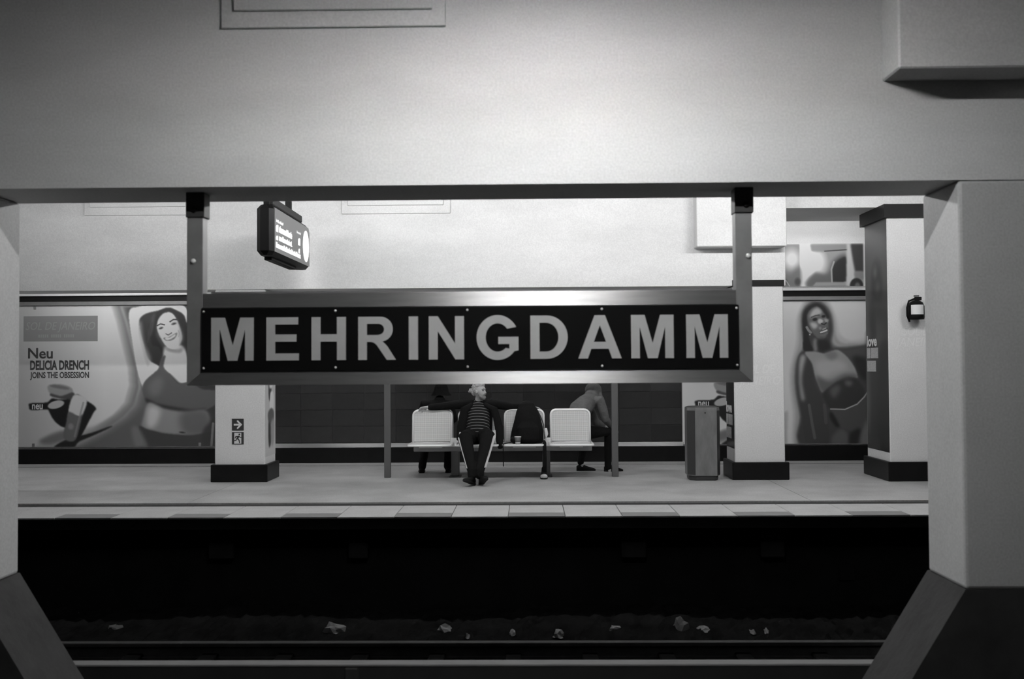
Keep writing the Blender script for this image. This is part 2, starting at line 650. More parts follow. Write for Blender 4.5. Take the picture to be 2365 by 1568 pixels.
# the broad pier at the right end
KX0, KX1, KY0, KY1 = XP(2054, 13.5, 900), 7.4, 13.5, 14.40
pier = empty('pier', (6.1, 13.9, 0), 'broad pale pier with a dark advert on its side, at the right', 'pillar')
ZK = P(2080, 503, KY0).z
obj('shaft', bx(KX0, KX1, KY0, KY1, 0, ZK, bevel=0.012), M_PILLAR, pier)
obj('base', bx(KX0 - .045, KX1, KY0 - .045, KY1 + .045, 0, 0.26, bevel=0.008), M_BLACK, pier)
obj('head_band', bx(KX0 - .05, KX1, KY0 - .05, KY1 + .05, ZK, ZU - 0.001), M_BLACKBAND, pier)

# near pillars with flared footings
NXR = XP(2214, D1, 430)
NXL = XP(46, D2, 900)
ZPL = 0.5 * (P(2225, 1357, D1).z + P(2140, 1321, D2).z)
FL = 0.62                                    # flare sideways per metre down


def near_pillar(x0, x1, flare_sign, label):
    r = empty('near_pillar', ((x0 + x1) / 2, (D1 + D2) / 2, -1.16), label, 'pillar')
    obj('shaft', bx(x0, x1, D1, D2, ZPL, ZN - 0.001, bevel=0.02, seg=2), M_NEARPIL, r)
    dz = ZPL + 1.16
    w = dz * FL
    obj('footing', prism([(x0 - w, -1.16), (x1 + w, -1.16), (x1 + .004, ZPL), (x0 - .004, ZPL)], 'y', D1 - 0.006, D2 + 0.006), M_PLINTH, r)
    return r


npr = near_pillar(NXR, NXR + 0.69, 1, 'blurred white square pillar with flared dark footing at right edge')
npl = near_pillar(NXL - 0.69, NXL, -1, 'blurred white square pillar with flared dark footing at left edge')
cz = P(2200, 187, D1).z
ncx = XP(2037, D1, 187)
obj('corbel', bx(ncx, NXR + 0.69, D1 - 0.29, D1, cz, ZC - 0.002, bevel=0.01), M_PLASTER, npr)

# ================================================================== TRACK
trk = empty('railway_track', (0, 8.5, -1.16), 'dark railway track with wooden sleepers below the far platform', 'track')
RT = -0.95
yr = (CAM.z - RT) * F / (1476 - 841)
for y in (yr, yr - 1.435 - 0.07):
    bm = bx(XL, XR, y - 0.035, y + 0.035, RT - 0.04, RT, bevel=0.006)
    bx(XL, XR, y - 0.009, y + 0.009, RT - 0.13, RT - 0.04, bm=bm)
    bx(XL, XR, y - 0.062, y + 0.062, RT - 0.15, RT - 0.13, bm=bm)
    obj('rail', bm, M_RAIL, trk)
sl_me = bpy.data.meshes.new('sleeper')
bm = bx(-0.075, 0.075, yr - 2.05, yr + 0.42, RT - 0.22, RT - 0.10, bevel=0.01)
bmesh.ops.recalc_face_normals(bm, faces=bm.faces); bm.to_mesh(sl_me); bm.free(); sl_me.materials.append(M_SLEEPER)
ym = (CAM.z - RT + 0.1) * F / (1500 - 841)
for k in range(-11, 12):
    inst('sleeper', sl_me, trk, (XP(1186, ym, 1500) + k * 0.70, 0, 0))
# conductor rail with its cover
ZT3 = -0.60
y3 = (CAM.z - ZT3) * F / (1523 - 841)
t3 = empty('conductor_rail', (0, y3, -1.16), 'pale covered conductor rail running along the bottom edge', 'rail')
obj('cover', bx(XL, XR, y3 - 0.06, y3 + 0.06, ZT3 - 0.02, ZT3, bevel=0.006), M_COVER, t3)
obj('cover_side', bx(XL, XR, y3 - 0.056, y3 - 0.03, ZT3 - 0.30, ZT3 - 0.021), mat('cover_side_paint', 0.022, 0.8, var=0.2, scale=5), t3)
for px in (815, 2600, -900):
    x = XP(px, y3, 1545)
    obj('bracket', bx(x - 0.05, x + 0.05, y3 - 0.075, y3 + 0.08, -1.17, ZT3 - 0.021, bevel=0.01), M_PLINTH, t3)

# litter on the ballast
LIT = [(772, 1449, 46, 20, 'pale domed scrap of paper on the track bed, leftmost big one'),
       (1028, 1450, 40, 13, 'pale crumpled ribbon of paper on the track bed under the seated man'),
       (1182, 1459, 16, 10, 'small pale scrap of litter on the track bed under the backpack'),
       (1290, 1462, 24, 14, 'bright oval scrap of litter on the track bed near the centre'),
       (1420, 1449, 28, 9, 'thin pale strip of litter on the track bed below the grey post'),
       (1572, 1440, 42, 26, 'dim grey heap of litter on the track bed below the bin'),
       (1625, 1452, 32, 9, 'flat pale wrapper on the track bed beside the dim heap'),
       (1738, 1457, 12, 8, 'tiny pale scrap of litter left of the last two on the track'),
       (1770, 1457, 11, 9, 'tiny upright pale scrap near the right end of the track'),
       (268, 1447, 28, 14, 'faint grey scrap of paper at the far left of the track bed'),
       (1080, 1466, 10, 10, 'tiny white scrap of litter right against the rail')]
for k, (px, py, wpx, hpx, lb) in enumerate(LIT):
    rnd = random.Random(k * 7 + 3)
    yy = 10.05 if k != 10 else yr + 0.20
    c = P(px, py + hpx * 0.5, yy)
    g = -1.075 if k != 10 else -1.05
    yy = yy * (CAM.z - g) / (CAM.z - c.z)
    yy = min(yy, 10.8)
    c = P(px, py + hpx * 0.5, yy)
    s = yy / F
    w_, h_ = wpx * s / 2, hpx * s
    bm = bmesh.new()
    bmesh.ops.create_icosphere(bm, subdivisions=2, radius=1.0)
    for v in bm.verts:
        q = 1.0 + rnd.uniform(-0.35, 0.35)
        v.co = Vector((v.co.x * w_ * q, v.co.y * 0.06 * q, max(-0.1, v.co.z) * h_ * q))
        v.co += Vector((c.x, c.y, c.z))
    o = obj('litter', bm, mat('litter_paper_dim', 0.06, 0.9, var=0.3, scale=20) if k in (5, 9) else M_LITTER)
    tag(o, lb, 'litter', 'litter on the track bed')

# ================================================================== LAMPS (fluorescent tubes over both platforms)


def lamp(x, y, z, length, strength, label, group, cutoff_skirt=None):
    r = empty('tube_lamp', (x, y, z), label, 'lamp', group)
    hs = obj('housing', bx(x - length / 2 - .03, x + length / 2 + .03, y - 0.10, y + 0.10, z + 0.035, z + 0.09), M_LAMPBODY, r)
    if cutoff_skirt is not None:  # unseen side strips, added to dim the lamp's light on the upper beam
        for s in (-1, 1):
            obj('cutoff_skirt', bx(x - length / 2 - .03, x + length / 2 + .03, y + s * .10 - .004, y + s * .10 + .004, z - cutoff_skirt, z + .06), M_LAMPBODY, hs)
    m = mat('lamp_glow_%g' % strength, 0.8, 0.5, emit=strength)
    obj('fluorescent_tube', loft([((x - length / 2, y, z), .03, .03), ((x + length / 2, y, z), .03, .03)], side=(0, 1, 0), seg=8, cap=False), m, r)
    obj('hanger', bx(x - .01, x + .01, y - .01, y + .01, z + 0.09, ZC), M_LAMPBODY, r)
    return r


for k, x in enumerate((-7.2, 0.12, 7.4)):
    lamp(x, 4.3, 4.10, 1.2, LAMP_NEAR if k == 1 else LAMP_NEAR * 0.2, ('left', 'middle', 'right')[k] + ' tube lamp over the track in front of the near beam', 'lamps in front of the near beam', cutoff_skirt=.026)
for k, x in enumerate((-6.6, -4.1, -1.6, 0.9, 3.4, 5.9)):
    lamp(x, 10.9, 3.80, 1.2, LAMP_FAR * (.35, .6, 1, 1, .9, .55)[k], ('first', 'second', 'third', 'fourth', 'fifth', 'sixth')[k] + ' tube lamp from the left over the far platform edge', 'lamps over the far platform edge')
for k, x in enumerate((-6.6, -1.0, 4.3, 8.0)):
    lamp(x, (14.95, 14.95, 15.45, 15.45)[k], 3.85, 2.4, LAMP_BACK * (1.1, 1, .34, .4)[k], ('leftmost', 'second', 'third', 'rightmost')[k] + ' tube lamp between far beam and back wall', 'lamps behind the far beam')

# ================================================================== STATION SIGN
YS = 6.50
SX0, SX1 = XP(431, YS, 780), XP(1739, YS, 780)
SZ0 = 0.5 * (P(431, 889, YS).z + P(1739, 884, YS).z)
SZ1 = 0.5 * (P(431, 679, YS).z + P(1739, 668, YS).z)
sign = empty('station_sign', ((SX0 + SX1) / 2, YS + 0.05, SZ0), 'long black station name sign reading MEHRINGDAMM in aluminium frame under the near beam', 'sign')
PW = XP(468, YS, 600) - XP(431, YS, 600)
RH = (P(900, 855, YS) - P(900, 888, YS)).z
RT_ = (P(900, 676, YS) - P(900, 710, YS)).z
for s, (a, b) in enumerate(((SX0, SX0 + PW), (SX1 - PW, SX1))):
    po = obj('post', bx(a, b, YS, YS + 0.10, SZ0, ZN, bevel=0.004), M_POSTALU, sign)
    w_ = 0.018
    obj('bracket', bx(a - 0.004, b + 0.012, YS - 0.012, YS + 0.11, ZN - 0.165, ZN, bevel=0.004), mat('bracket_dark', 0.06, 0.6, metal=0.4), po)
    xb = XP(447, YS, 600) if s == 0 else XP(1728, YS, 590)
    for zz in ((P(447, 603, YS).z if s == 0 else P(1728, 591, YS).z), ):
        obj('bolt', ball((xb, YS - 0.004, zz), 0.017, 0.014, 0.017, seg=12, rings=8), M_STEEL, po, smooth=True)
    xb2 = XP(450, YS, 480) if s == 0 else XP(1722, YS, 465)
    obj('bolt', ball((xb2, YS - 0.016, ZN - 0.115), 0.020, 0.012, 0.020, seg=12, rings=8), M_BLKPL, po, smooth=True)
obj('frame_rail', prism([(SX0 + PW, SZ0 + RH), (SX0, SZ0), (SX1, SZ0), (SX1 - PW, SZ0 + RH)], 'y', YS - 0.003, YS + 0.10), M_ALU, sign)
obj('frame_rail', bx(SX0 + PW, SX1 - PW, YS - 0.003, YS + 0.10, SZ1 - RT_, SZ1, bevel=0.003), M_ALU, sign)
obj('top_lip', bx(SX0 + PW + 0.05, SX1 - PW - 0.02, YS + 0.02, YS + 0.10, SZ1, SZ1 + 0.012), M_ALUD, sign)
QX0, QX1 = XP(466, YS, 780), XP(1706, YS, 780)
QZ0 = 0.5 * (P(466, 858, YS).z + P(1706, 851, YS).z)
QZ1 = 0.5 * (P(466, 711, YS).z + P(1706, 705, YS).z)
panel = obj('name_panel', bx(QX0, QX1, YS - 0.014, YS - 0.002, QZ0, QZ1, bevel=0.003), M_ENAMEL, sign)
HL = 99.0


def arc(cx, cy, rx, ry, a0, a1, n=14):
    return [(cx + rx * math.cos(math.radians(a0 + (a1 - a0) * i / n)), cy + ry * math.sin(math.radians(a0 + (a1 - a0) * i / n))) for i in range(n + 1)]


def glyph(ch):
    h = HL
    if ch == 'M':
        return 97, [[(0, 0), (19.5, 0), (19.5, 72), (38, 0), (60, 0), (77.5, 72), (77.5, 0), (97, 0), (97, h), (66.5, h), (49, 34), (31, h), (0, h)]]
    if ch == 'E':
        return 74.5, [[(0, 0), (74.5, 0), (74.5, 16), (20, 16), (20, 43), (69, 43), (69, 59.5), (20, 59.5), (20, 82.5), (73, 82.5), (73, h), (0, h)]]
    if ch == 'H':
        return 79, [[(0, 0), (20.5, 0), (20.5, 42.5), (58.5, 42.5), (58.5, 0), (79, 0), (79, h), (58.5, h), (58.5, 59.5), (20.5, 59.5), (20.5, h), (0, h)]]
    if ch == 'I':
        return 21, [[(0, 0), (21, 0), (21, h), (0, h)]]
    if ch == 'N':
        return 81, [[(0, 0), (20.5, 0), (20.5, 65), (61, 0), (81, 0), (81, h), (60.5, h), (60.5, 36), (21, h), (0, h)]]
    if ch == 'A':
        return 100, [[(0, 0), (22, 0), (30, 22), (70, 22), (78, 0), (100, 0), (62, h), (38, h)], [(36, 38), (64, 38), (50, 76)]]
    if ch == 'D':
        return 86, [[(0, 0), (38, 0)] + arc(38, h / 2, 48, h / 2, -90, 90, 20) + [(0, h)],
                    [(21, 16.5), (36, 16.5)] + arc(36, h / 2, 28.5, h / 2 - 16.5, -90, 90, 18) + [(21, h - 16.5)]]
    if ch == 'R':
        return 87, [[(0, 0), (20, 0), (20, 41), (30, 41), (36, 39.5), (42, 35), (66, 0), (87, 0), (68, 30), (62, 37), (56, 42)] +
                    arc(52, 70.5, 28, 28.5, -70, 90, 16) + [(0, h)],
                    [(20, 57), (46, 57)] + arc(46, 70, 14, 12.8, -90, 90, 10) + [(20, 82.8)]]
    if ch == 'G':
        cx, cy, rx, ry = 48.5, h / 2, 48.5, h / 2 + 2
        o = arc(cx, cy, rx, ry, 28, 322, 40)
        i = arc(cx, cy, 27.5, ry - 19, 322, 30, 34)
        return 97, [o[:] + [(96.5, 20), (96.5, 51), (50, 51), (50, 34.5), (75.5, 34.5), (75.5, 24)] +
                    [p for p in arc(cx, cy, 27.5, ry - 19, 312, 38, 34)]]


LET = [('M', 490, 587.5), ('E', 617, 691.5), ('H', 721, 800), ('R', 828.5, 915), ('I', 945, 966), ('N', 991, 1072),
       ('G', 1101, 1198), ('D', 1225, 1311), ('A', 1335, 1435), ('M', 1457, 1555), ('M', 1584, 1680)]
ZL0 = 0.5 * (P(490, 832.5, YS).z + P(1680, 827, YS).z)
ZL1 = 0.5 * (P(490, 733.5, YS).z + P(1680, 727, YS).z)
for ch, pa, pb in LET:
    w, sp = glyph(ch)
    me = curve_mesh(sp, 1.0)
    n = len(me.vertices)
    c = np.empty(n * 3)
    me.vertices.foreach_get('co', c)
    c = c.reshape(-1, 3)
    xa, xb = XP(pa, YS, 780), XP(pb, YS, 780)
    o3 = np.empty_like(c)
    o3[:, 0] = xa + c[:, 0] / w * (xb - xa)
    o3[:, 1] = YS - 0.017 - c[:, 2] * 0.004
    o3[:, 2] = ZL0 + c[:, 1] / HL * (ZL1 - ZL0)
    me.vertices.foreach_set('co', o3.ravel())
    me.update()
    obj('letter', me, M_LETTER, panel)
for px in (472, 776, 1080, 1390, 1701):
    for zz in (QZ1 - 0.022, QZ0 + 0.022):
        obj('screw', ball((XP(px, YS, 780), YS - 0.015, zz), 0.008, 0.006, 0.008, seg=10, rings=6), M_STEEL, panel, smooth=True)

# ================================================================== TRAIN DISPLAY
DY0, DY1 = 11.3, 13.2
DX1 = XP(631, DY0, 600)
DX0 = DX1 - 0.20
DZ0, DZ1 = P(631, 588, DY0).z, P(631, 588, DY0).z + 0.585
disp = empty('train_display', ((DX0 + DX1) / 2, (DY0 + DY1) / 2, DZ0), 'dark hanging train display with lit lines of text and round clock', 'display')
ch_ = 0.05
outl = [(DX0 + ch_, DY0), (DX1 - ch_, DY0), (DX1, DY0 + ch_), (DX1, DY1 - ch_), (DX1 - ch_, DY1), (DX0 + ch_, DY1), (DX0, DY1 - ch_), (DX0, DY0 + ch_)]
zcut = 0.05
bm = bmesh.new()
lv = []
for z, ins in ((DZ0, 0.035), (DZ0 + zcut, 0.0), (DZ1 - zcut, 0.0), (DZ1, 0.035)):
    cx, cy = (DX0 + DX1) / 2, (DY0 + DY1) / 2
    lv.append([bm.verts.new((p[0] - math.copysign(ins, p[0] - cx), p[1] - math.copysign(ins, p[1] - cy), z)) for p in outl])
for a, b in zip(lv, lv[1:]):
    for i in range(8):
        bm.faces.new((a[i], a[(i + 1) % 8], b[(i + 1) % 8], b[i]))
bm.faces.new(list(reversed(lv[0]))); bm.faces.new(lv[-1])
obj('casing', bm, M_BLKPL, disp)
fy0, fy1, fz0, fz1 = DY0 + 0.055, DY1 - 0.03, DZ0 + 0.045, DZ1 - 0.035
scr = obj('screen', prism([(fy0, fz0), (fy1, fz0), (fy1, fz1 - .06), (fy1 - .06, fz1), (fy0, fz1)], 'x', DX1 - 0.01, DX1 + 0.004), M_SCREEN, disp)
obj('ledge', bx(DX1 - 0.12, DX1 - 0.02, DY0 + 0.1, DY1 - 0.35, DZ1, DZ1 + 0.09, bevel=0.01), mat('display_ledge', 0.03, .7), disp)
for y in (DY0 + 0.10, DY0 + 1.12):
    obj('hanger', bx(DX0 + .07, DX0 + .14, y - .035, y + .035, DZ1 - 0.01, ZC, bevel=0.004), M_BLKPL, disp)
obj('foot_rail', bx(DX0 + .03, DX0 + .12, DY0 + 0.25, DY1 - 0.45, DZ0 - 0.035, DZ0 + 0.004, bevel=0.006), M_BLKPL, disp)
FW, FH = fy1 - fy0, fz1 - fz0
rnd = random.Random(4)


def word(u0, u1, v0, v1, m=M_LED):
    """an illegible lit word: unequal strokes"""
    bm = bmesh.new()
    u = u0
    while u < u1 - 0.004:
        w = rnd.uniform(0.008, 0.012)
        top = v0 if rnd.random() < 0.3 else v0 + 0.25 * (v1 - v0)
        bx(DX1 + .003, DX1 + .007, fy0 + u * FW, fy0 + min(u + w, u1) * FW, fz1 - v1 * FH, fz1 - top * FH, bm=bm)
        if rnd.random() < 0.8:
            vv = rnd.choice((v0 + .28 * (v1 - v0), v1 - .18 * (v1 - v0), (v0 + v1) / 2))
            bx(DX1 + .003, DX1 + .007, fy0 + u * FW, fy0 + min(u + 0.03, u1) * FW, fz1 - (vv + .018) * FH, fz1 - vv * FH, bm=bm)
        u += rnd.uniform(0.017, 0.023)
    return obj('lit_word', bm, m, scr)


def bar(u0, u1, v0, v1):
    obj('lit_digit', prism([(fy0 + u0 * FW, fz1 - v1 * FH), (fy0 + u1 * FW, fz1 - v1 * FH), (fy0 + u1 * FW, fz1 - v0 * FH), (fy0 + (u0 * .6 + u1 * .4) * FW, fz1 - v0 * FH),
                            (fy0 + u0 * FW, fz1 - (v0 + .04) * FH)], 'x', DX1 + .003, DX1 + .007), M_LED, scr)


M_LEDD = mat('display_letters_dim', 0.5, 0.5, emit=0.5)
word(0.03, 0.22, 0.24, 0.31, M_LEDD)
word(0.60, 0.72, 0.24, 0.30, M_LEDD)
bar(0.03, 0.085, 0.37, 0.53)
word(0.11, 0.46, 0.36, 0.52)
bar(0.64, 0.70, 0.40, 0.58)
bar(0.03, 0.08, 0.62, 0.72)
word(0.11, 0.46, 0.58, 0.71)
bar(0.65, 0.69, 0.66, 0.78)
word(0.03, 0.71, 0.77, 0.90)
cyy, czz = fy1 - 0.215, fz0 + 0.245
bm = bmesh.new()
pts = [(cyy + 0.172 * math.cos(t * math.pi / 16), czz + 0.205 * math.sin(t * math.pi / 16)) for t in range(32)]
clk = obj('clock', prism(pts, 'x', DX1 + .002, DX1 + .008), M_CLOCK, scr)

# ================================================================== BENCH
SEATX = [-1.37 + .655 * i for i in range(4)]
YB = 14.20
bench = empty('bench', (-0.39, 14.28, 0), 'double-sided steel bench with perforated seats back to back', 'bench')
obj('beam', bx(-1.64, 0.90, 14.19, 14.37, 0.365, 0.445, bevel=0.008), M_ALUD, bench)
for px in (1051, 1262):
    x = XP(px, 14.2, 1070)
    lg = obj('leg', bx(x - 0.055, x + 0.055, 14.20, 14.36, 0.012, 0.47, bevel=0.006), M_POST, bench)
    obj('foot_plate', bx(x - 0.08, x + 0.08, 14.14, 14.42, 0.0, 0.014), M_POST, lg)
    obj('head_block', bx(x - 0.06, x + 0.06, 14.12, 14.19, 0.44, 0.56, bevel=0.006), M_STEEL, lg)


def arcp(c, r, a0, a1, n=5):
    return [(c[0] + r * math.cos(math.radians(a0 + (a1 - a0) * i / n)), c[1] + r * math.sin(math.radians(a0 + (a1 - a0) * i / n))) for i in range(n + 1)]


def seat_meshes():
    hw, zt, zs, R = 0.275, 0.948, 0.49, 0.075
    lean = 0.10
    prof = [(-hw, zs - 0.02)] + arcp((-hw + R, zt - R), R, 180, 90) + arcp((hw - R, zt - R), R, 90, 0) + [(hw, zs - 0.02)]
    bm = tube([(p[0], -0.02 + (p[1] - zs) * lean, p[1]) for p in prof], 0.0165)
    front = arcp((-hw - .02 + .05, -0.42), 0.05, 180, 270) + arcp((hw + .02 - .05, -0.42), 0.05, 270, 360)
    tube([(-hw - .02, -0.03, zs)] + [(p[0], p[1], zs - 0.004) for p in front] + [(hw + .02, -0.03, zs)], 0.0165, bm=bm)
    tube([(-hw, -0.02, zs), (hw, -0.02, zs)], 0.012, bm=bm)
    frame = bpy.data.meshes.new('seat')
    bmesh.ops.recalc_face_normals(bm, faces=bm.faces); bm.to_mesh(frame); bm.free()
    frame.materials.append(M_STEEL)
    frame.polygons.foreach_set('use_smooth', [True] * len(frame.polygons))
    bm = bmesh.new()
    q = [(-hw + .012, zs + .02)] + arcp((-hw + R, zt - R), R - .012, 180, 90) + arcp((hw - R, zt - R), R - .012, 90, 0) + [(hw - .012, zs + .02)]
    lo = [bm.verts.new((p[0], -0.024 + (p[1] - zs) * lean, p[1])) for p in q]
    hi = [bm.verts.new((p[0], -0.016 + (p[1] - zs) * lean, p[1])) for p in q]
    bm.faces.new(lo); bm.faces.new(list(reversed(hi)))
    for i in range(len(q)):
        j = (i + 1) % len(q)
        bm.faces.new((lo[i], lo[j], hi[j], hi[i]))
    back = bpy.data.meshes.new('back_panel')
    bmesh.ops.recalc_face_normals(bm, faces=bm.faces); bm.to_mesh(back); bm.free()
    back.materials.append(M_PERF)
    bm = bx(-hw, hw, -0.46, -0.03, zs - 0.008, zs + 0.002, bevel=0.003)
    bx(-0.16, 0.16, -0.30, 0.02, zs - 0.05, zs - 0.008, bm=bm)
    pan = bpy.data.meshes.new('seat_panel')
    bmesh.ops.recalc_face_normals(bm, faces=bm.faces); bm.to_mesh(pan); bm.free()
    pan.materials.append(M_PERF)
    return frame, back, pan


SF, SB, SPN = seat_meshes()
for flip in (0, 1):
    for x in SEATX:
        s = bpy.data.objects.new('seat', SF)
        s.location = (x, YB if not flip else 14.36, 0)
        s.rotation_euler = (0, 0, math.pi * flip)
        link(s, bench)
        for nm, me in (('back_panel', SB), ('seat_panel', SPN)):
            c = bpy.data.objects.new(nm, me)
            COL.objects.link(c)
            c.parent = s

# ================================================================== MAP STAND (two posts in front of the bench)
st = empty('sign_stand', (0, 14.05, 0), 'pair of slim grey posts standing at either end of the bench', 'stand')
YP = 3680 / (1101.5 - 842)
for px in (895, 1420):
    x = XP(px, YP, 1000)
    obj('post', bx(x - 0.046, x + 0.046, YP - .03, YP + .03, 0, 2.45, bevel=0.006), M_POST, st)
obj('board', bx(XP(895, YP, 1000) + .05, XP(1420, YP, 1000) - .05, YP - .015, YP + .015, 1.62, 2.40, bevel=0.004), M_POST, st)

# ================================================================== LITTER BIN
YBN = 13.62
bxm = XP(1627.5, YBN, 1020)
bw, bd, ccx = 0.222, 0.20, 0.095
bz1 = P(1627, 939, YBN).z
octo = [(-bw, -bd + ccx), (-bw + ccx, -bd), (bw - ccx + .04, -bd), (bw, -bd + ccx), (bw, bd - ccx), (bw - ccx, bd), (-bw + ccx, bd), (-bw, bd - ccx)]
yc = YBN + bd
bin_ = empty('litter_bin', (bxm, yc, 0), 'tall eight-sided grey metal litter bin beside the right pillar', 'bin')


def octo_loft(levels, m, name):
    bm = bmesh.new()
    L = [[bm.verts.new((bxm + p[0] * s, yc + p[1] * s, z)) for p in octo] for z, s in levels]
    for a, b in zip(L, L[1:]):
        for i in range(8):
            bm.faces.new((a[i], a[(i + 1) % 8], b[(i + 1) % 8], b[i]))
    bm.faces.new(list(reversed(L[0]))); bm.faces.new(L[-1])
    return obj(name, bm, m, bin_)


bd_ = octo_loft([(0.065, 0.97), (0.075, 1.0), (bz1 - 0.05, 1.0), (bz1 - 0.012, 0.985)], M_BINM, 'body')
octo_loft([(0.0, 0.86), (0.03, 0.90), (0.065, 0.90)], M_BIND, 'plinth')
octo_loft([(bz1 - 0.012, 0.97), (bz1, 0.80)], M_BIND, 'lid')
for s in (-1, 1):
    e0 = octo[0 if s < 0 else 3]
    e1_ = octo[1 if s < 0 else 2]
    obj('corner_panel', prism([(bxm + e0[0] * 1.01, yc + e0[1] * 1.01), (bxm + e1_[0] * 1.01, yc + e1_[1] * 1.01), (bxm + e1_[0] * .97, yc + e1_[1] * .97), (bxm + e0[0] * .97, yc + e0[1] * .97)], 'z', .08, bz1 - .055), M_BIND, bd_)
    x = bxm + s * (bw - .012)
    obj('corner_strip', prism([(x - .011, yc - bd + ccx - .005), (x + .013, yc - bd + ccx - .005), (x + .013, yc + bd - ccx), (x - .011, yc + bd - ccx)], 'z', 0.08, bz1 - 0.06), M_BIND, bd_)
obj('lock', ball((bxm + .01, yc - bd - .001, bz1 - 0.085), .010, .006, .010, seg=10, rings=6), M_BLKPL, bd_, smooth=True)

# ================================================================== EXIT SIGNS on the left pillar
YE = B1 - 0.004
ex0, ex1 = XP(536, B1, 980), XP(563, B1, 980)


def flat_poly(name, pts, m, parent, Y, t=0.003):
    return obj(name, prism(pts, 'y', Y - t, Y), m, parent)


def exit_sign(py0, py1, label):
    z0, z1 = P(550, py1, B1).z, P(550, py0, B1).z
    o = obj('exit_sign', bx(ex0, ex1, B1 - 0.006, B1 - 0.0005, z0, z1), M_SIGNG)
    tag(o, label, 'sign')
    return o, z0, z1


e1, z0, z1 = exit_sign(967, 994, 'dark square sign with a white arrow pointing right on the left pillar')
cx, cz_, s = (ex0 + ex1) / 2, (z0 + z1) / 2, (ex1 - ex0)
A = lambda pts: [(cx + p[0] * s, cz_ + p[1] * s) for p in pts]
flat_poly('arrow', A([(-.34, .075), (.10, .075), (-.07, .26), (-.07, .36), (.02, .36), (.36, .02), (.36, -.02), (.02, -.36), (-.07, -.36), (-.07, -.26), (.10, -.075), (-.34, -.075)]), M_WHITE, e1, B1 - 0.006)
e2, z0, z1 = exit_sign(998, 1026, 'white sign with a dark running figure in a doorway below the arrow sign')
cz_ = (z0 + z1) / 2
flat_poly('doorway', A([(-.30, -.46), (.30, -.46), (.30, .46), (-.30, .46)]), M_WHITE, e2, B1 - 0.006, 0.002)
flat_poly('runner', A([(.02, .20), (.12, .24), (.22, .10), (.34, .10), (.34, .03), (.18, .03), (.13, .11), (.06, -.02), (.16, -.14), (.20, -.42), (.12, -.42), (.07, -.18), (-.06, -.08),
                       (-.12, -.22), (-.34, -.24), (-.34, -.16), (-.18, -.15), (-.06, .12), (-.14, .11), (-.20, -.02), (-.27, .01), (-.18, .19)]), M_SIGNG, e2, B1 - 0.008, 0.002)
flat_poly('runner_head', [(cx + s * (.14 + .075 * math.cos(t)), cz_ + s * (.33 + .075 * math.sin(t))) for t in np.linspace(0, 2 * math.pi, 12, endpoint=False)], M_SIGNG, e2, B1 - 0.008, 0.002)

# ================================================================== FIRE EXTINGUISHER on the pier
YX = KY0 - 0.11
xx = XP(2116, YX, 715)
zx0, zx1 = P(2110, 743, YX).z, P(2110, 690, YX).z
fe = empty('fire_extinguisher', (xx, YX, zx0), 'dark fire extinguisher with a white label hung on the pier', 'extinguisher')
R_ = 0.105
bm = loft([((xx, YX, zx0 + .03), R_ * .93, R_ * .93), ((xx, YX, zx0 + .06), R_, R_), ((xx, YX, zx1 - .10), R_, R_), ((xx, YX, zx1 - .05), R_ * .8, R_ * .8), ((xx, YX, zx1 - 0.02), R_ * .35, R_ * .35)], side=(1, 0, 0), seg=20, cap=False)
cyl = obj('cylinder', bm, M_BLKPL, fe, smooth=True)
bm = bmesh.new()
lb = []
for k in range(9):
    a = math.radians(-150 + 100 * k / 8)
    a = math.radians(212 + 95 * k / 8)
    lb.append((xx + (R_ + .002) * math.cos(a), YX + (R_ + .002) * math.sin(a)))
for z_ in (zx0 + .10, zx1 - .07):
    pass
va = [bm.verts.new((p[0], p[1], zx0 + .095)) for p in lb]
vb = [bm.verts.new((p[0], p[1], zx1 - .085)) for p in lb]
for i in range(8):
    bm.faces.new((va[i], va[i + 1], vb[i + 1], vb[i]))
obj('label_band', bm, M_WHITE, cyl)
obj('valve', bx(xx - .02, xx + .07, YX - .02, YX + .02, zx1 - .02, zx1 + .025, bevel=0.006), M_BLKPL, fe)
obj('handle', bx(xx - .03, xx + .04, YX - .012, YX + .012, zx1 + .03, zx1 + .045, bevel=0.004), M_BLKPL, fe)
obj('hose', tube([(xx - .02, YX, zx1), (xx - .10, YX - .01, zx1 - .03), (xx - .125, YX - .01, zx1 - .12), (xx - .12, YX, zx0 + .08), (xx - .09, YX, zx0)], 0.013), M_BLKPL, fe, smooth=True)
obj('wall_hook', bx(xx - .03, xx + .03, YX + R_ - .02, KY0 - .001, zx0 + .2, zx1 - .06), M_BLKPL, fe)

# ================================================================== PRINTS
LIN = lambda v: np.where(v / 255.0 <= .04045, v / 255.0 / 12.92, ((v / 255.0 + .055) / 1.055) ** 2.4)


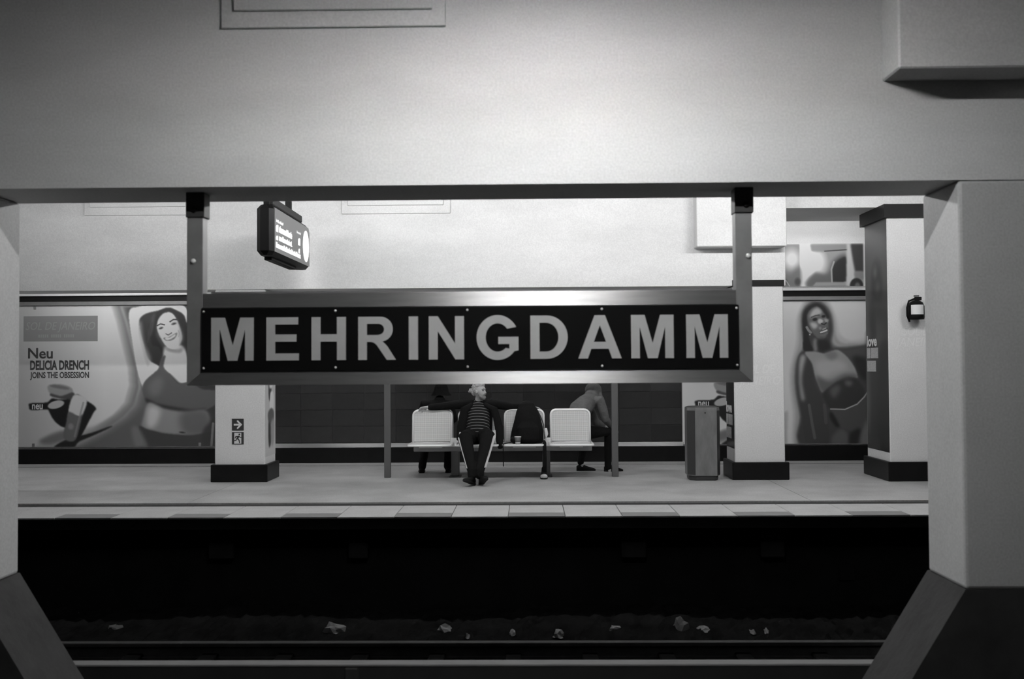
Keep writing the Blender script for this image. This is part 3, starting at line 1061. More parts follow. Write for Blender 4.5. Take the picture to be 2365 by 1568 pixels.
class Canvas:
    """a printed picture, painted in grey on a fine grid"""

    def __init__(s, ox, oy, w, h, step, v):
        s.ox, s.oy, s.w, s.h, s.step = ox, oy, w, h, step
        s.nx, s.ny = int(w / step) + 1, int(h / step) + 1
        s.X, s.Y = np.meshgrid(ox + np.linspace(0, w, s.nx), oy + np.linspace(0, h, s.ny))
        s.a = np.full(s.X.shape, float(v))

    def blur(s, m, sig):
        r = int(round(sig / s.step))
        if r < 1:
            return m
        for _ in range(2):
            for ax in (0, 1):
                pad = [(0, 0), (0, 0)]
                pad[ax] = (r + 1, r)
                c = np.cumsum(np.pad(m, pad, mode='edge'), axis=ax)
                n = m.shape[ax]
                if ax == 0:
                    m = (c[2 * r + 1:2 * r + 1 + n] - c[:n]) / (2 * r + 1)
                else:
                    m = (c[:, 2 * r + 1:2 * r + 1 + n] - c[:, :n]) / (2 * r + 1)
        return m

    def mask(s, pts, smooth=True):
        p = np.array(pts, float)
        if smooth:
            n = len(p)
            out = []
            for i in range(n):
                p0, p1, p2, p3 = p[i - 1], p[i], p[(i + 1) % n], p[(i + 2) % n]
                for t in (0, .2, .4, .6, .8):
                    out.append(.5 * ((2 * p1) + (-p0 + p2) * t + (2 * p0 - 5 * p1 + 4 * p2 - p3) * t * t + (-p0 + 3 * p1 - 3 * p2 + p3) * t ** 3))
            p = np.array(out)
        ins = np.zeros(s.X.shape, bool)
        j = len(p) - 1
        for i in range(len(p)):
            xi, yi, xj, yj = p[i, 0], p[i, 1], p[j, 0], p[j, 1]
            if yi != yj:
                c = ((yi > s.Y) != (yj > s.Y)) & (s.X < (xj - xi) * (s.Y - yi) / (yj - yi) + xi)
                ins ^= c
            j = i
        return ins.astype(float)

    def put(s, m, v, al=1.0):
        m = np.clip(m * al, 0, 1)
        s.a = s.a * (1 - m) + v * m

    def poly(s, pts, v, soft=1.0, al=1.0, smooth=True):
        s.put(s.blur(s.mask(pts, smooth), soft), v, al)

    def ell(s, cx, cy, rx, ry, v, ang=0, soft=0.25, al=1.0):
        c, n = math.cos(math.radians(ang)), math.sin(math.radians(ang))
        dx, dy = s.X - cx, s.Y - cy
        u, w = (dx * c + dy * n) / rx, (-dx * n + dy * c) / ry
        s.put(np.clip((1 - np.sqrt(u * u + w * w)) / soft, 0, 1), v, al)

    def line(s, pts, wd, v, al=1.0):
        d = np.full(s.X.shape, 1e9)
        for (x0, y0), (x1, y1) in zip(pts, pts[1:]):
            L = (x1 - x0) ** 2 + (y1 - y0) ** 2 + 1e-9
            t = np.clip(((s.X - x0) * (x1 - x0) + (s.Y - y0) * (y1 - y0)) / L, 0, 1)
            d = np.minimum(d, np.hypot(s.X - x0 - t * (x1 - x0), s.Y - y0 - t * (y1 - y0)))
        s.put(np.clip(wd / 2 + .8 - d, 0, 1), v, al)

    def grid(s, name, m, parent, fn, k=1.6):
        """fn maps unit (u to the right, v down) to a point"""
        U, V = np.meshgrid(np.linspace(0, 1, s.nx), np.linspace(0, 1, s.ny))
        co = fn(U, V).reshape(-1, 3)
        idx = np.arange(s.nx * s.ny).reshape(s.ny, s.nx)
        q = np.stack([idx[:-1, :-1], idx[1:, :-1], idx[1:, 1:], idx[:-1, 1:]], -1).reshape(-1, 4).astype(np.int32)
        me = bpy.data.meshes.new(name)
        me.vertices.add(len(co)); me.vertices.foreach_set('co', co.ravel())
        me.loops.add(q.size); me.loops.foreach_set('vertex_index', q.ravel())
        me.polygons.add(len(q))
        me.polygons.foreach_set('loop_start', np.arange(0, q.size, 4, dtype=np.int32))
        me.update(calc_edges=True)
        g = np.clip(k * 1.42 * LIN(np.clip(s.a, 0, 255)) ** 1.22, 0.004, .86).ravel()
        at = me.attributes.new('print', 'FLOAT_COLOR', 'POINT')
        at.data.foreach_set('color', np.stack([g, g, g, np.ones_like(g)], -1).ravel())
        return obj(name, me, m, parent)


def face_y(x0, x1, z0, z1, Y):
    return lambda U, V: np.stack([x0 + U * (x1 - x0), np.full(U.shape, Y), z1 + V * (z0 - z1)], -1)


def face_x(y0, y1, z0, z1, X):
    return lambda U, V: np.stack([np.full(U.shape, X), y0 + U * (y1 - y0), z1 + V * (z0 - z1)], -1)


YPO = WALL - 0.045
MPP = YPO / F


def band_curve(c, pts, grow, v, soft, al):
    c.poly([(x + grow * dx, y) for (x, y), dx in pts], v, soft, al)


def products(c, dx, dy):
    """scoop, jar and tube in the lower left corner"""
    q = lambda pts: [(x + dx, y + dy) for x, y in pts]
    c.poly(q([(84, 1030), (120, 1000), (165, 992), (215, 985), (265, 960), (310, 925), (330, 900), (345, 960), (320, 1034), (86, 1034)]), 118, 4, .55)
    c.poly(q([(88, 1018), (120, 1003), (150, 996), (150, 1015), (110, 1026)]), 92, 3, .8)
    c.poly(q([(180, 1008), (215, 999), (255, 985), (255, 988), (215, 1006), (182, 1020), (168, 1034), (124, 1034), (150, 1016)]), 32, 1, 1)
    # jar lid
    c.poly(q([(108, 892), (118, 887), (140, 887), (160, 893), (168, 905), (150, 918), (125, 914), (112, 906)]), 128, 1.5)
    c.poly(q([(113, 890), (125, 888), (145, 891), (160, 897), (150, 899), (125, 895)]), 100, 1)
    c.poly(q([(116, 908), (140, 914), (165, 906), (172, 912), (168, 924), (120, 916)]), 70, 1.2)
    # scoop
    c.poly(q([(68, 931), (106, 929), (118, 920), (135, 922), (166, 924), (158, 950), (158, 985), (140, 984), (122, 968), (112, 950), (106, 945), (70, 946), (65, 938)]), 26, .7)
    c.ell(128 + dx, 934 + dy, 22, 10, 150, -14, .2)
    c.poly(q([(172, 915), (200, 926), (221, 942), (214, 956), (185, 1010), (176, 1012)]), 26, 1)
    # tube
    c.poly(q([(170, 912), (200, 922), (192, 955), (182, 962), (158, 951)]), 168, 1)
    c.poly(q([(158, 951), (182, 962), (190, 957), (178, 1008), (166, 1020), (148, 1014), (146, 1000), (152, 975)]), 92, 1)
    c.ell(163 + dx, 985 + dy, 9, 10, 125, 0, .6, .8)
    c.line(q([(192, 930), (184, 960), (172, 1008)]), 4, 120, .6)


# ---------- poster 1: laughing woman, arm raised
c1 = Canvas(36, 704, 504, 328, 1.15, 150)
c1.put(np.clip((c1.X - 60) / 200, 0, 1), 182)
sweep = [(255, 700), (268, 740), (283, 800), (296, 850), (299, 890), (288, 930), (262, 958), (215, 990), (170, 1012), (120, 1036)]


def sweep_fill(off, v, soft=2.5):
    pts = [(x + off, y + off * .25) for x, y in sweep]
    c1.poly(pts + [(560, 1040), (560, 700)], v, soft, 1, False)


for off, v in ((0, 150), (8, 128), (16, 105), (22, 140), (28, 95), (36, 70), (44, 52)):
    sweep_fill(off, v)
products(c1, 0, 0)
# arm
c1.poly([(298, 722), (318, 708), (360, 704), (410, 703), (432, 712), (436, 745), (420, 735), (400, 716), (360, 718), (330, 728), (322, 748), (334, 800), (346, 832), (372, 850),
         (370, 880), (340, 905), (322, 870), (308, 800)], 196, 1.5)
c1.poly([(326, 740), (334, 790), (350, 830), (340, 850), (326, 800), (318, 760)], 150, 4, .7)
# hair
c1.poly([(362, 722), (388, 710), (412, 718), (430, 735), (434, 790), (420, 815), (390, 812), (378, 822), (368, 802), (352, 796), (348, 772), (344, 750)], 40, 1.5)
c1.poly([(350, 735), (360, 725), (352, 770), (344, 775)], 80, 2, .7)
c1.line([(352, 745), (345, 775), (342, 790)], 3, 60)
# neck, chest
c1.poly([(384, 800), (424, 800), (440, 850), (440, 884), (418, 886), (398, 868), (372, 852), (378, 825)], 192, 2)
c1.poly([(378, 800), (412, 808), (424, 800), (420, 815), (392, 812)], 105, 3, .8)
# face
c1.poly([(366, 740), (378, 724), (396, 722), (408, 735), (418, 760), (422, 782), (414, 800), (400, 806), (384, 798), (372, 780), (364, 760)], 208, 1.2)
c1.poly([(404, 735), (420, 760), (424, 785), (412, 803), (414, 780), (410, 755)], 140, 3, .8)
c1.poly([(364, 750), (370, 780), (384, 800), (376, 796), (364, 775)], 150, 3, .6)
c1.ell(373, 757, 11, 7, 150, -18, .9)
c1.ell(403, 747, 12, 8, 145, -16, .9)
c1.ell(373, 758, 7, 3, 60, -18, .7)
c1.ell(403, 748, 8, 3.2, 60, -16, .7)
c1.line([(364, 752), (372, 748), (381, 750)], 2.4, 55)
c1.line([(394, 743), (402, 738), (412, 738)], 2.6, 55)
c1.poly([(388, 752), (392, 768), (384, 772), (396, 774), (398, 764)], 158, 2, .7)
c1.line([(384, 771), (390, 774), (398, 769)], 2, 95)
c1.poly([(379, 780), (393, 778), (410, 768), (409, 777), (402, 785), (390, 788), (382, 786)], 95, 1.0)
c1.poly([(383, 781), (394, 780), (407, 772), (405, 777), (396, 783), (386, 785)], 240, .6)
c1.ell(378, 772, 8, 7, 225, 0, 1.0, .7)
c1.ell(410, 760, 6, 8, 205, 0, 1.0, .6)
c1.line([(370, 775), (375, 783), (379, 789)], 2, 140, .4)
c1.line([(413, 763), (416, 770), (414, 778)], 2, 130, .4)
# top
c1.poly([(374, 828), (384, 822), (380, 848), (396, 866), (414, 886), (440, 884), (470, 900), (505, 905), (506, 930), (478, 948), (440, 948), (400, 944), (368, 935), (340, 925), (330, 900),
         (336, 880), (356, 862), (368, 850)], 84, 1.2)
c1.poly([(345, 890), (365, 872), (378, 880), (370, 910), (350, 915)], 104, 6, .8)
c1.poly([(338, 920), (370, 934), (440, 946), (480, 944), (440, 954), (380, 944), (345, 932)], 48, 2)
# waist
c1.poly([(345, 930), (380, 944), (430, 952), (478, 950), (490, 985), (495, 1000), (440, 1006), (380, 1002), (345, 992), (328, 985), (334, 960)], 122, 2)
c1.poly([(345, 940), (372, 948), (360, 985), (340, 985)], 168, 6, .9)
c1.poly([(420, 955), (478, 950), (490, 1000), (430, 1003)], 88, 8, .9)
c1.ell(423, 1000, 10, 3, 55, 6, .7)
# briefs and thighs
c1.poly([(322, 985), (345, 994), (380, 1003), (440, 1008), (500, 1000), (504, 1040), (350, 1040), (330, 1015)], 62, 1.5)
c1.poly([(305, 990), (322, 990), (344, 1036), (316, 1036)], 110, 4, .8)
c1.poly([(470, 1000), (505, 960), (540, 940), (540, 1036), (480, 1036)], 52, 3, .9)
c1.line([(495, 980), (491, 1032)], 5, 140, .6)


def poster(cv, label, pts_anchor, glass=True):
    ax, ay = pts_anchor
    a = P(ax, ay, YPO)
    x0 = a.x + (cv.ox - ax) * MPP
    x1 = x0 + cv.w * MPP
    z1 = a.z - (cv.oy - ay) * MPP
    z0 = z1 - cv.h * MPP
    r = empty('poster', ((x0 + x1) / 2, YPO, z0), label, 'poster')
    obj('backing_board', bx(x0 - .01, x1 + .01, YPO + .002, WALL - .002, z0 - .01, z1 + .01), M_ALUD, r)
    cv.grid('print', M_PRINTG if glass else M_PRINT, r, face_y(x0, x1, z0, z1, YPO))
    fx = lambda px: a.x + (px - ax) * MPP
    fz = lambda py: a.z - (py - ay) * MPP
    for px, py in ((cv.ox + 42, cv.oy + 4), (cv.ox + cv.w * .85, cv.oy + 4), (cv.ox + 40, cv.oy + cv.h - 4), (cv.ox + cv.w * .85, cv.oy + cv.h - 4)):
        obj('clip', bx(fx(px) - .022, fx(px) + .022, YPO - .012, YPO, fz(py) - .03, fz(py) + .03, bevel=.004), M_ALUD, r)
    return r, fx, fz


def poster_text(r, fx, fz, dx, dy):
    T = lambda s, x0, y0, x1, y1, m, **k: lettering('lettering', s, m, r, fx(x0 + dx), fx(x1 + dx), fz(y1 + dy), fz(y0 + dy), YPO - .0012, **k)
    q = obj('brand_block', bx(fx(51 + dx), fx(225 + dx), YPO - .0012, YPO - .0002, fz(787 + dy), fz(728 + dy)), mat('brand_block_print', 0.245, .5), r)
    m2 = M_SOFTTEXT
    lettering('lettering', 'SOL DE JANEIRO', m2, r, fx(56 + dx), fx(219 + dx), fz(766 + dy), fz(742 + dy), YPO - .0025, shear=.25)
    bm = bmesh.new()  # too small to read
    for k in range(18):
        if k % 6 != 5:
            bx(fx(86 + k * 5 + dx), fx(89 + k * 5 + dx), YPO - .0025, YPO - .0013, fz(778 + dy), fz(771 + dy), bm=bm)
    obj('small_print', bm, m2, r, kind='stuff')
    T('Neu', 62, 802, 120, 827, M_INK, bold=.02)
    T('DELICIA DRENCH', 67, 831, 205, 854, M_INK, bold=.04)
    T('JOINS THE OBSESSION', 67, 858, 205, 877, M_INK, bold=.03)
    T('neu', 72, 933, 97, 945, M_PALETEXT, bold=.02)


r1, fx1, fz1 = poster(c1, 'large skin-cream advert poster with a laughing woman raising her arm, left wall', (250, 868))
poster_text(r1, fx1, fz1, 0, 0)

# ---------- poster 2: woman in a pale crop top
c2 = Canvas(1578, 697, 504, 326, 1.15, 196)
products(c2, 1542, -8)
sil = [(1857, 730), (1868, 708), (1888, 700), (1906, 708), (1918, 728), (1922, 760), (1916, 790), (1922, 806), (1960, 806), (2005, 800), (2090, 790), (2090, 1030), (1862, 1030), (1852, 960), (1842, 900),
       (1842, 850), (1850, 820), (1862, 808), (1860, 780)]
ms = c2.mask(sil)
for sg, lv_, v in ((26, .10, 180), (26, .22, 164), (20, .25, 140), (16, .3, 152), (12, .3, 112), (8, .3, 92), (4, .3, 72)):
    c2.put(c2.blur((c2.blur(ms, sg) > lv_).astype(float), 2.2), v)
c2.poly([(1935, 700), (2000, 700), (2000, 790), (1950, 780), (1932, 760)], 178, 6, .6)
c2.put(c2.blur(ms, 1), 66)
# hair
c2.poly([(1856, 740), (1862, 716), (1884, 701), (1904, 708), (1916, 730), (1910, 735), (1880, 712), (1866, 740), (1872, 790), (1880, 808), (1858, 810), (1857, 775)], 40, 1.5)
# face
c2.poly([(1866, 730), (1878, 712), (1892, 709), (1904, 722), (1914, 742), (1914, 765), (1906, 782), (1896, 785), (1884, 776), (1874, 760)], 96, 1.5)
c2.poly([(1872, 732), (1880, 716), (1892, 712), (1900, 722), (1890, 729), (1876, 733)], 158, 2.5)
c2.poly([(1873, 746), (1886, 746), (1890, 754), (1882, 760), (1876, 755)], 160, 2)
c2.poly([(1892, 738), (1898, 737), (1903, 742), (1897, 748), (1891, 746)], 165, 1.2)
c2.poly([(1906, 737), (1915, 739), (1913, 745), (1907, 744)], 140, 1.5)
c2.ell(1884, 738, 7, 4.5, 38, -12, .5)
c2.ell(1904, 731, 6, 4, 38, -15, .5)
c2.line([(1876, 733), (1886, 729), (1894, 728)], 2, 50, .8)
c2.line([(1899, 748), (1905, 750), (1910, 746)], 2.2, 45)
c2.poly([(1895, 766), (1903, 763), (1912, 757), (1911, 764), (1902, 769), (1896, 770)], 45, .8)
c2.line([(1897, 768), (1904, 766), (1911, 763)], 2.6, 230)
c2.line([(1902, 761), (1909, 758)], 2, 150)
c2.poly([(1894, 755), (1899, 757), (1897, 762), (1893, 760)], 130, 1.5)
c2.line([(1897, 774), (1905, 774), (1912, 770)], 3, 105, .8)
c2.line([(1865, 756), (1869, 763), (1874, 768)], 5, 125)
c2.ell(1872, 773, 2, 2, 190, 0, .6)
# neck
c2.poly([(1880, 785), (1888, 784), (1890, 805), (1886, 812), (1880, 808)], 120, 2)
c2.poly([(1890, 786), (1912, 786), (1918, 806), (1895, 812)], 42, 3)
# arm (left)
c2.poly([(1846, 822), (1858, 812), (1872, 822), (1878, 850), (1890, 890), (1900, 930), (1912, 980), (1908, 1026), (1862, 1026), (1852, 960), (1843, 900), (1842, 850)], 62, 1.5)
c2.poly([(1848, 826), (1858, 818), (1862, 826), (1856, 850), (1852, 880), (1858, 920), (1850, 920), (1845, 870)], 158, 4, .85)
c2.line([(1868, 935), (1874, 975), (1880, 1010)], 6, 92, .8)
c2.line([(1903, 935), (1906, 975)], 7, 82, .7)
# arm (right, dark)
c2.poly([(1925, 806), (1960, 808), (2008, 802), (2008, 850), (1990, 860), (1972, 845), (1950, 818)], 76, 2)
c2.poly([(1970, 825), (2008, 835), (2008, 880), (1985, 868)], 34, 5, .9)
# crop top
c2.poly([(1860, 814), (1884, 812), (1905, 816), (1930, 808), (1942, 812), (1958, 826), (1974, 850), (1980, 872), (1972, 872), (1955, 870), (1930, 882), (1910, 898), (1898, 906), (1890, 890), (1882, 868), (1876, 840)], 136, 1.2)
c2.poly([(1884, 838), (1915, 830), (1945, 835), (1955, 852), (1925, 862), (1896, 872)], 158, 6, .7)
c2.poly([(1905, 816), (1928, 812), (1935, 824), (1918, 832)], 112, 3, .8)
c2.poly([(1884, 868), (1915, 880), (1950, 864), (1978, 866), (1975, 876), (1935, 886), (1900, 908)], 84, 5, .8)
# belly
c2.poly([(1900, 908), (1930, 884), (1960, 874), (1980, 878), (1996, 905), (1990, 925), (1965, 942), (1918, 944), (1905, 925)], 52, 2)
c2.poly([(1915, 900), (1935, 888), (1940, 900), (1925, 920)], 92, 5, .9)
c2.poly([(1950, 880), (1966, 880), (1966, 890), (1955, 892)], 98, 4, .9)
# briefs
c2.poly([(1917, 944), (1950, 945), (1980, 930), (2008, 905), (2008, 962), (1990, 985), (1972, 998), (1952, 990), (1935, 980)], 74, 1.2)
c2.line([(1917, 944), (1950, 945), (1978, 933), (1994, 917), (2004, 902)], 2, 150)
c2.poly([(1918, 950), (1936, 980), (1930, 985), (1916, 965)], 30, 2)
c2.poly([(1922, 1004), (1940, 990), (1955, 1000), (1955, 1026), (1920, 1026)], 86, 4)
c2.poly([(1962, 1000), (1985, 990), (1975, 1026), (1960, 1026)], 36, 3)
c2.poly([(1988, 992), (2008, 965), (2008, 1026), (1985, 1026)], 100, 4)
c2.poly([(2010, 690), (2090, 690), (2090, 1030), (2010, 1030)], 60, 4)
r2, fx2, fz2 = poster(c2, 'large skin-cream advert poster with a woman in a pale crop top, behind the right pillar', (1905, 860))
poster_text(r2, fx2, fz2, 1542, -8)

# ---------- historic picture panels above the second poster
c3 = Canvas(1803, 562, 194, 99, 0.9, 205)
c3.poly([(1803, 563), (1848, 563), (1848, 661), (1803, 661)], 120, .5, 1, False)
c3.ell(1830, 598, 26, 32, 215, 0, 1.0)  # lamp glare on the glass, painted into the print
c3.poly([(1803, 625), (1825, 632), (1848, 615), (1848, 661), (1803, 661)], 95, 5, .9)
c3.ell(1812, 650, 9, 10, 60, 0, .6)
c3.ell(1842, 650, 9, 12, 62, 0, .6)
c3.line([(1806, 640), (1816, 648), (1824, 661)], 2, 140, .8)
c3.poly([(1872, 563), (1997, 563), (1997, 661), (1862, 661), (1880, 635), (1885, 600)], 128, 3, 1, False)
c3.ell(1885, 605, 30, 42, 222, 0, .9)  # the same painted glare, carried on across the next picture
c3.poly([(1872, 564), (1956, 564), (1956, 576), (1900, 582), (1874, 580)], 118, 2, .9, False)
c3.line([(1905, 580), (1956, 577)], 2, 55)
c3.poly([(1862, 661), (1880, 630), (1910, 632), (1925, 600), (1956, 590), (1956, 661)], 84, 4, .9)
c3.poly([(1922, 661), (1922, 625), (1928, 608), (1942, 597), (1955, 598), (1955, 650), (1924, 652)], 36, 1.5)
c3.line([(1921, 655), (1920, 622), (1926, 605)], 3, 150, .8)
c3.poly([(1884, 652), (1955, 651), (1955, 661), (1876, 661)], 128, 1, 1, False)
c3.poly([(1956, 563), (1963, 563), (1968, 600), (1974, 640), (1960, 661), (1953, 661)], 160, 1.5, 1, False)
c3.poly([(1965, 564), (1994, 564), (1994, 630), (1975, 628), (1970, 600)], 52, 2, 1, False)
c3.poly([(1974, 628), (1994, 628), (1994, 645), (1976, 645)], 110, 2)
c3.ell(1977, 661, 17, 20, 34, 0, .2)
c3.ell(1979, 661, 8, 11, 90, 0, .5)
c3.poly([(1994, 563), (1997, 563), (1997, 661), (1994, 661)], 170, .5, 1, False)
a = P(1900, 612, WALL - .03)
mp = (WALL - .03) / F
hx0, hz1 = a.x + (1803 - 1900) * mp, a.z + (612 - 562) * mp
hx1, hz0 = hx0 + 194 * mp, max(hz1 - 99 * mp, Zb1 + 0.04)
pic = empty('picture_panel', ((hx0 + hx1) / 2, WALL - .02, hz0), 'wide panel of old grey photographs of an arch and street above the right poster', 'picture')
obj('backing_board', bx(hx0, hx1, WALL - .028, WALL, hz0, hz1), M_WHITE, pic)
c3.grid('print', M_PRINTG, pic, face_y(hx0, hx1, hz0, hz1, WALL - .0295))

# ---------- dark advert on the side of the pier
c4 = Canvas(0, 0, 90, 545, 1.5, 70)
c4.poly([(0, 0), (90, 0), (90, 90), (0, 60)], 84, 12, .9, False)
c4.ell(48, 150, 30, 70, 34, 0, .5)
c4.ell(42, 120, 14, 22, 80, 0, .8)
c4.ell(52, 160, 16, 24, 72, 0, .9)
c4.poly([(0, 200), (90, 170), (90, 545), (0, 545)], 36, 20, .9, False)
c4.poly([(10, 240), (60, 235), (85, 270), (70, 330), (30, 330)], 70, 14, .9)
c4.poly([(20, 200), (38, 200), (42, 330), (24, 330)], 26, 5, .8)
c4.poly([(0, 190), (10, 190), (14, 480), (0, 480)], 84, 4, .7)
c4.poly([(50, 330), (90, 300), (90, 545), (50, 545)], 22, 8, .9)
yk0, yk1 = KY0 + .02, KY1 - .02
zt4, zb4 = P(2030, 512, KY0 + .4).z, P(2030, 1040, KY0 + .4).z
ad = empty('side_advert', (KX0, (yk0 + yk1) / 2, zb4), 'tall dark advert with white word blocks on the side of the right pier', 'poster')
c4.grid('print', M_PRINT, ad, face_x(yk1, yk0, zb4, zt4, KX0 - .002), k=1.25)


def side_blocks(parent, X, y0, y1, z0, z1):
    """'love' with two white blocks of words below it; drawn from far edge (u=0) to near edge"""
    hh = z1 - z0
    lettering('lettering', 'love', M_PALETEXT, parent, y0, y0 + (y1 - y0) * .9, z0 + hh * .70, z1, 0, face='left', xplane=X - .003, bold=.03)
    for (a_, b_, c_, d_) in ((.0, .30, .37, .66), (.36, 1.0, .37, .66), (.0, .80, .0, .30)):
        obj('word_block', bx(X - .004, X - .001, min(y0 + (y1 - y0) * a_, y0 + (y1 - y0) * b_), max(y0 + (y1 - y0) * a_, y0 + (y1 - y0) * b_), z0 + hh * c_, z0 + hh * d_), mat('word_block_print', .42, .6, var=.35, scale=60), parent)


side_blocks(ad, KX0 - .002, yk1 - .04, yk0 + .38, P(2020, 858, 14.1).z, P(2020, 775, 14.1).z)

# the same advert on the side of the right pillar
za, zbb = 0.42, P(1690, 700, B1).z
ad2 = empty('side_advert', (PRx0, (B1 + B2) / 2, za), 'narrow dark advert with white word blocks on the pillar beside the bin', 'poster')
c5 = Canvas(0, 0, 40, 300, 2.0, 34)
c5.poly([(0, 0), (40, 0), (40, 120), (0, 100)], 48, 10, .8, False)
c5.grid('print', M_PRINT, ad2, face_x(B2 - .02, B1 + .02, za, zbb, PRx0 - .002), k=1.2)
side_blocks(ad2, PRx0 - .002, B2 - .03, B1 + .12, P(1688, 1012, 14.0).z, P(1688, 928, 14.0).z)

# fragments of a figure on the right side of the left pillar
c6 = Canvas(0, 0, 60, 200, 1.0, 168)
c6.poly([(20, 0), (45, 0), (38, 20), (44, 40), (30, 50), (22, 25)], 205, 1.5)
c6.poly([(18, 28), (24, 50), (36, 52), (30, 78), (20, 70)], 66, 2)
c6.poly([(30, 60), (48, 64), (46, 100), (28, 98)], 208, 2)
c6.poly([(16, 104), (36, 94), (50, 104), (48, 126), (30, 134), (18, 124)], 92, 2)
c6.poly([(18, 128), (34, 134), (40, 150), (30, 178), (20, 176)], 62, 2.5)
c6.poly([(32, 130), (50, 122), (50, 170), (36, 178)], 140, 3)
zf0, zf1 = P(625, 1052, 14.0).z, P(625, 845, 14.0).z
ad3 = empty('side_advert', (PLx1, (B1 + B2) / 2, zf0), 'pale advert with fragments of a figure on the left pillar side', 'poster')
c6.grid('print', M_PRINT, ad3, face_x(B1 + .01, B2 - .01, zf0, zf1, PLx1 + .002), k=1.35)

# faint lettering wrapped round the pillar fronts
lettering('lettering', 'SOL DE', mat('faint_lettering', .76, .5), pil_r, XP(1715, B1, 860), XP(1790, B1, 860), P(1750, 862, B1).z, P(1750, 842, B1).z, B1 - .0015, shear=.25)
lettering('lettering', 'JANEIRO', mat('faint_lettering', .76, .5), pil_r, XP(1706, B1, 880), XP(1803, B1, 880), P(1750, 895, B1).z, P(1750, 869, B1).z, B1 - .0015, shear=.25)
lettering('lettering', 'SOL DE', mat('faint_lettering', .76, .5), pier, XP(2085, KY0, 770), XP(2160, KY0, 770), P(2100, 775, KY0).z, P(2100, 755, KY0).z, KY0 - .0015, shear=.25)
lettering('lettering', 'JANEIRO', mat('faint_lettering', .76, .5), pier, XP(2068, KY0, 795), XP(2165, KY0, 795), P(2100, 806, KY0).z, P(2100, 780, KY0).z, KY0 - .0015, shear=.25)

# ================================================================== PEOPLE


def head(bm, c, fwd, up=(0, 0, 1), s=1.0):
    """a head with brow, nose, lips, chin and ears; c is its centre"""
    fwd = Vector(fwd).normalized()
    up = Vector(up)
    up = (up - fwd * up.dot(fwd)).normalized()
    rt = fwd.cross(up)
    tmp = bmesh.new()
    bmesh.ops.create_uvsphere(tmp, u_segments=32, v_segments=24, radius=1.0)
    for v in tmp.verts:
        x, y, z = v.co
        X, Y, Z = x * .074, y * .094, z * .112
        if z < 0:
            t = min(1, -z)
            X *= 1 - .30 * t
            if y > 0:
                Y = Y * (1 - .10 * t) + .012 * t
            else:
                Y *= 1 - .45 * t
        if y > .5 and abs(z) < .35 and .25 < abs(x) < .6:
            Y -= .010 * (1 - abs(z - .05) / .4)
        v.co = (X, Y, Z)
    # nose, brow, lips, chin, ears
    loft([((0, .083, .012), .007, .007), ((0, .100, -.018), .011, .010), ((0, .107, -.030), .013, .010), ((0, .090, -.034), .014, .006)], seg=10, bm=tmp)
    loft([((-.045, .076, .026), .008, .007), ((0, .090, .028), .008, .008), ((.045, .076, .026), .008, .007)], side=(0, 1, 0), seg=8, bm=tmp)
    ball((0, .086, -.058), .022, .009, .005, tmp, seg=10, rings=6)
    ball((0, .084, -.067), .019, .009, .005, tmp, seg=10, rings=6)
    ball((0, .076, -.094), .022, .016, .014, tmp, seg=10, rings=6)
    for k in (-1, 1):
        ball((k * .075, -.008, -.008), .008, .018, .030, tmp, seg=10, rings=8)
    m = Matrix(((rt.x, fwd.x, up.x, c[0]), (rt.y, fwd.y, up.y, c[1]), (rt.z, fwd.z, up.z, c[2]), (0, 0, 0, 1)))
    for v in tmp.verts:
        v.co = m @ (v.co * s)
    me = bpy.data.meshes.new('h')
    bmesh.ops.recalc_face_normals(tmp, faces=tmp.faces)
    tmp.to_mesh(me)
    tmp.free()
    bm.from_mesh(me)
    bpy.data.meshes.remove(me)
    return m


def hand(bm, w, d, nrm, spread=(0, 0, 1), curl=1.0, thumb=1):
    """palm, four unequal bent fingers and a thumb leaving the side; d points to the fingers, nrm to the palm side"""
    w, d, nrm = Vector(w), Vector(d).normalized(), Vector(nrm)
    nrm = (nrm - d * nrm.dot(d)).normalized()
    s = d.cross(nrm)
    loft([(w, .028, .020), (w + d * .035, .038, .018), (w + d * .085, .042, .014)], side=s, seg=12, bm=bm)
    for i, (off, L) in enumerate(((-.031, .068), (-.010, .078), (.011, .073), (.031, .058))):
        p = w + d * .085 + s * off
        a = 0.25 * curl
        pts = [(p, .0095, .009)]
        for k, f in enumerate((.45, .32, .23)):
            dirn = d * math.cos(a) + nrm * math.sin(a)
            p = p + dirn * L * f
            pts.append((p, .009 - .001 * k, .0085 - .001 * k))
            a += (.55 + .05 * i) * curl
        loft(pts, side=s, seg=8, bm=bm)
    p = w + d * .030 - s * .032 * thumb
    pts = [(p, .012, .011)]
    for k, (cd, cs, cn) in enumerate(((.7, .7, .1), (.85, .35, .4), (.8, .1, .6))):
        p = p + (d * cd - s * cs * thumb + nrm * cn).normalized() * (.034, .028, .022)[k]
        pts.append((p, .011 - .001 * k, .010 - .001 * k))
    loft(pts, side=s, seg=8, bm=bm)


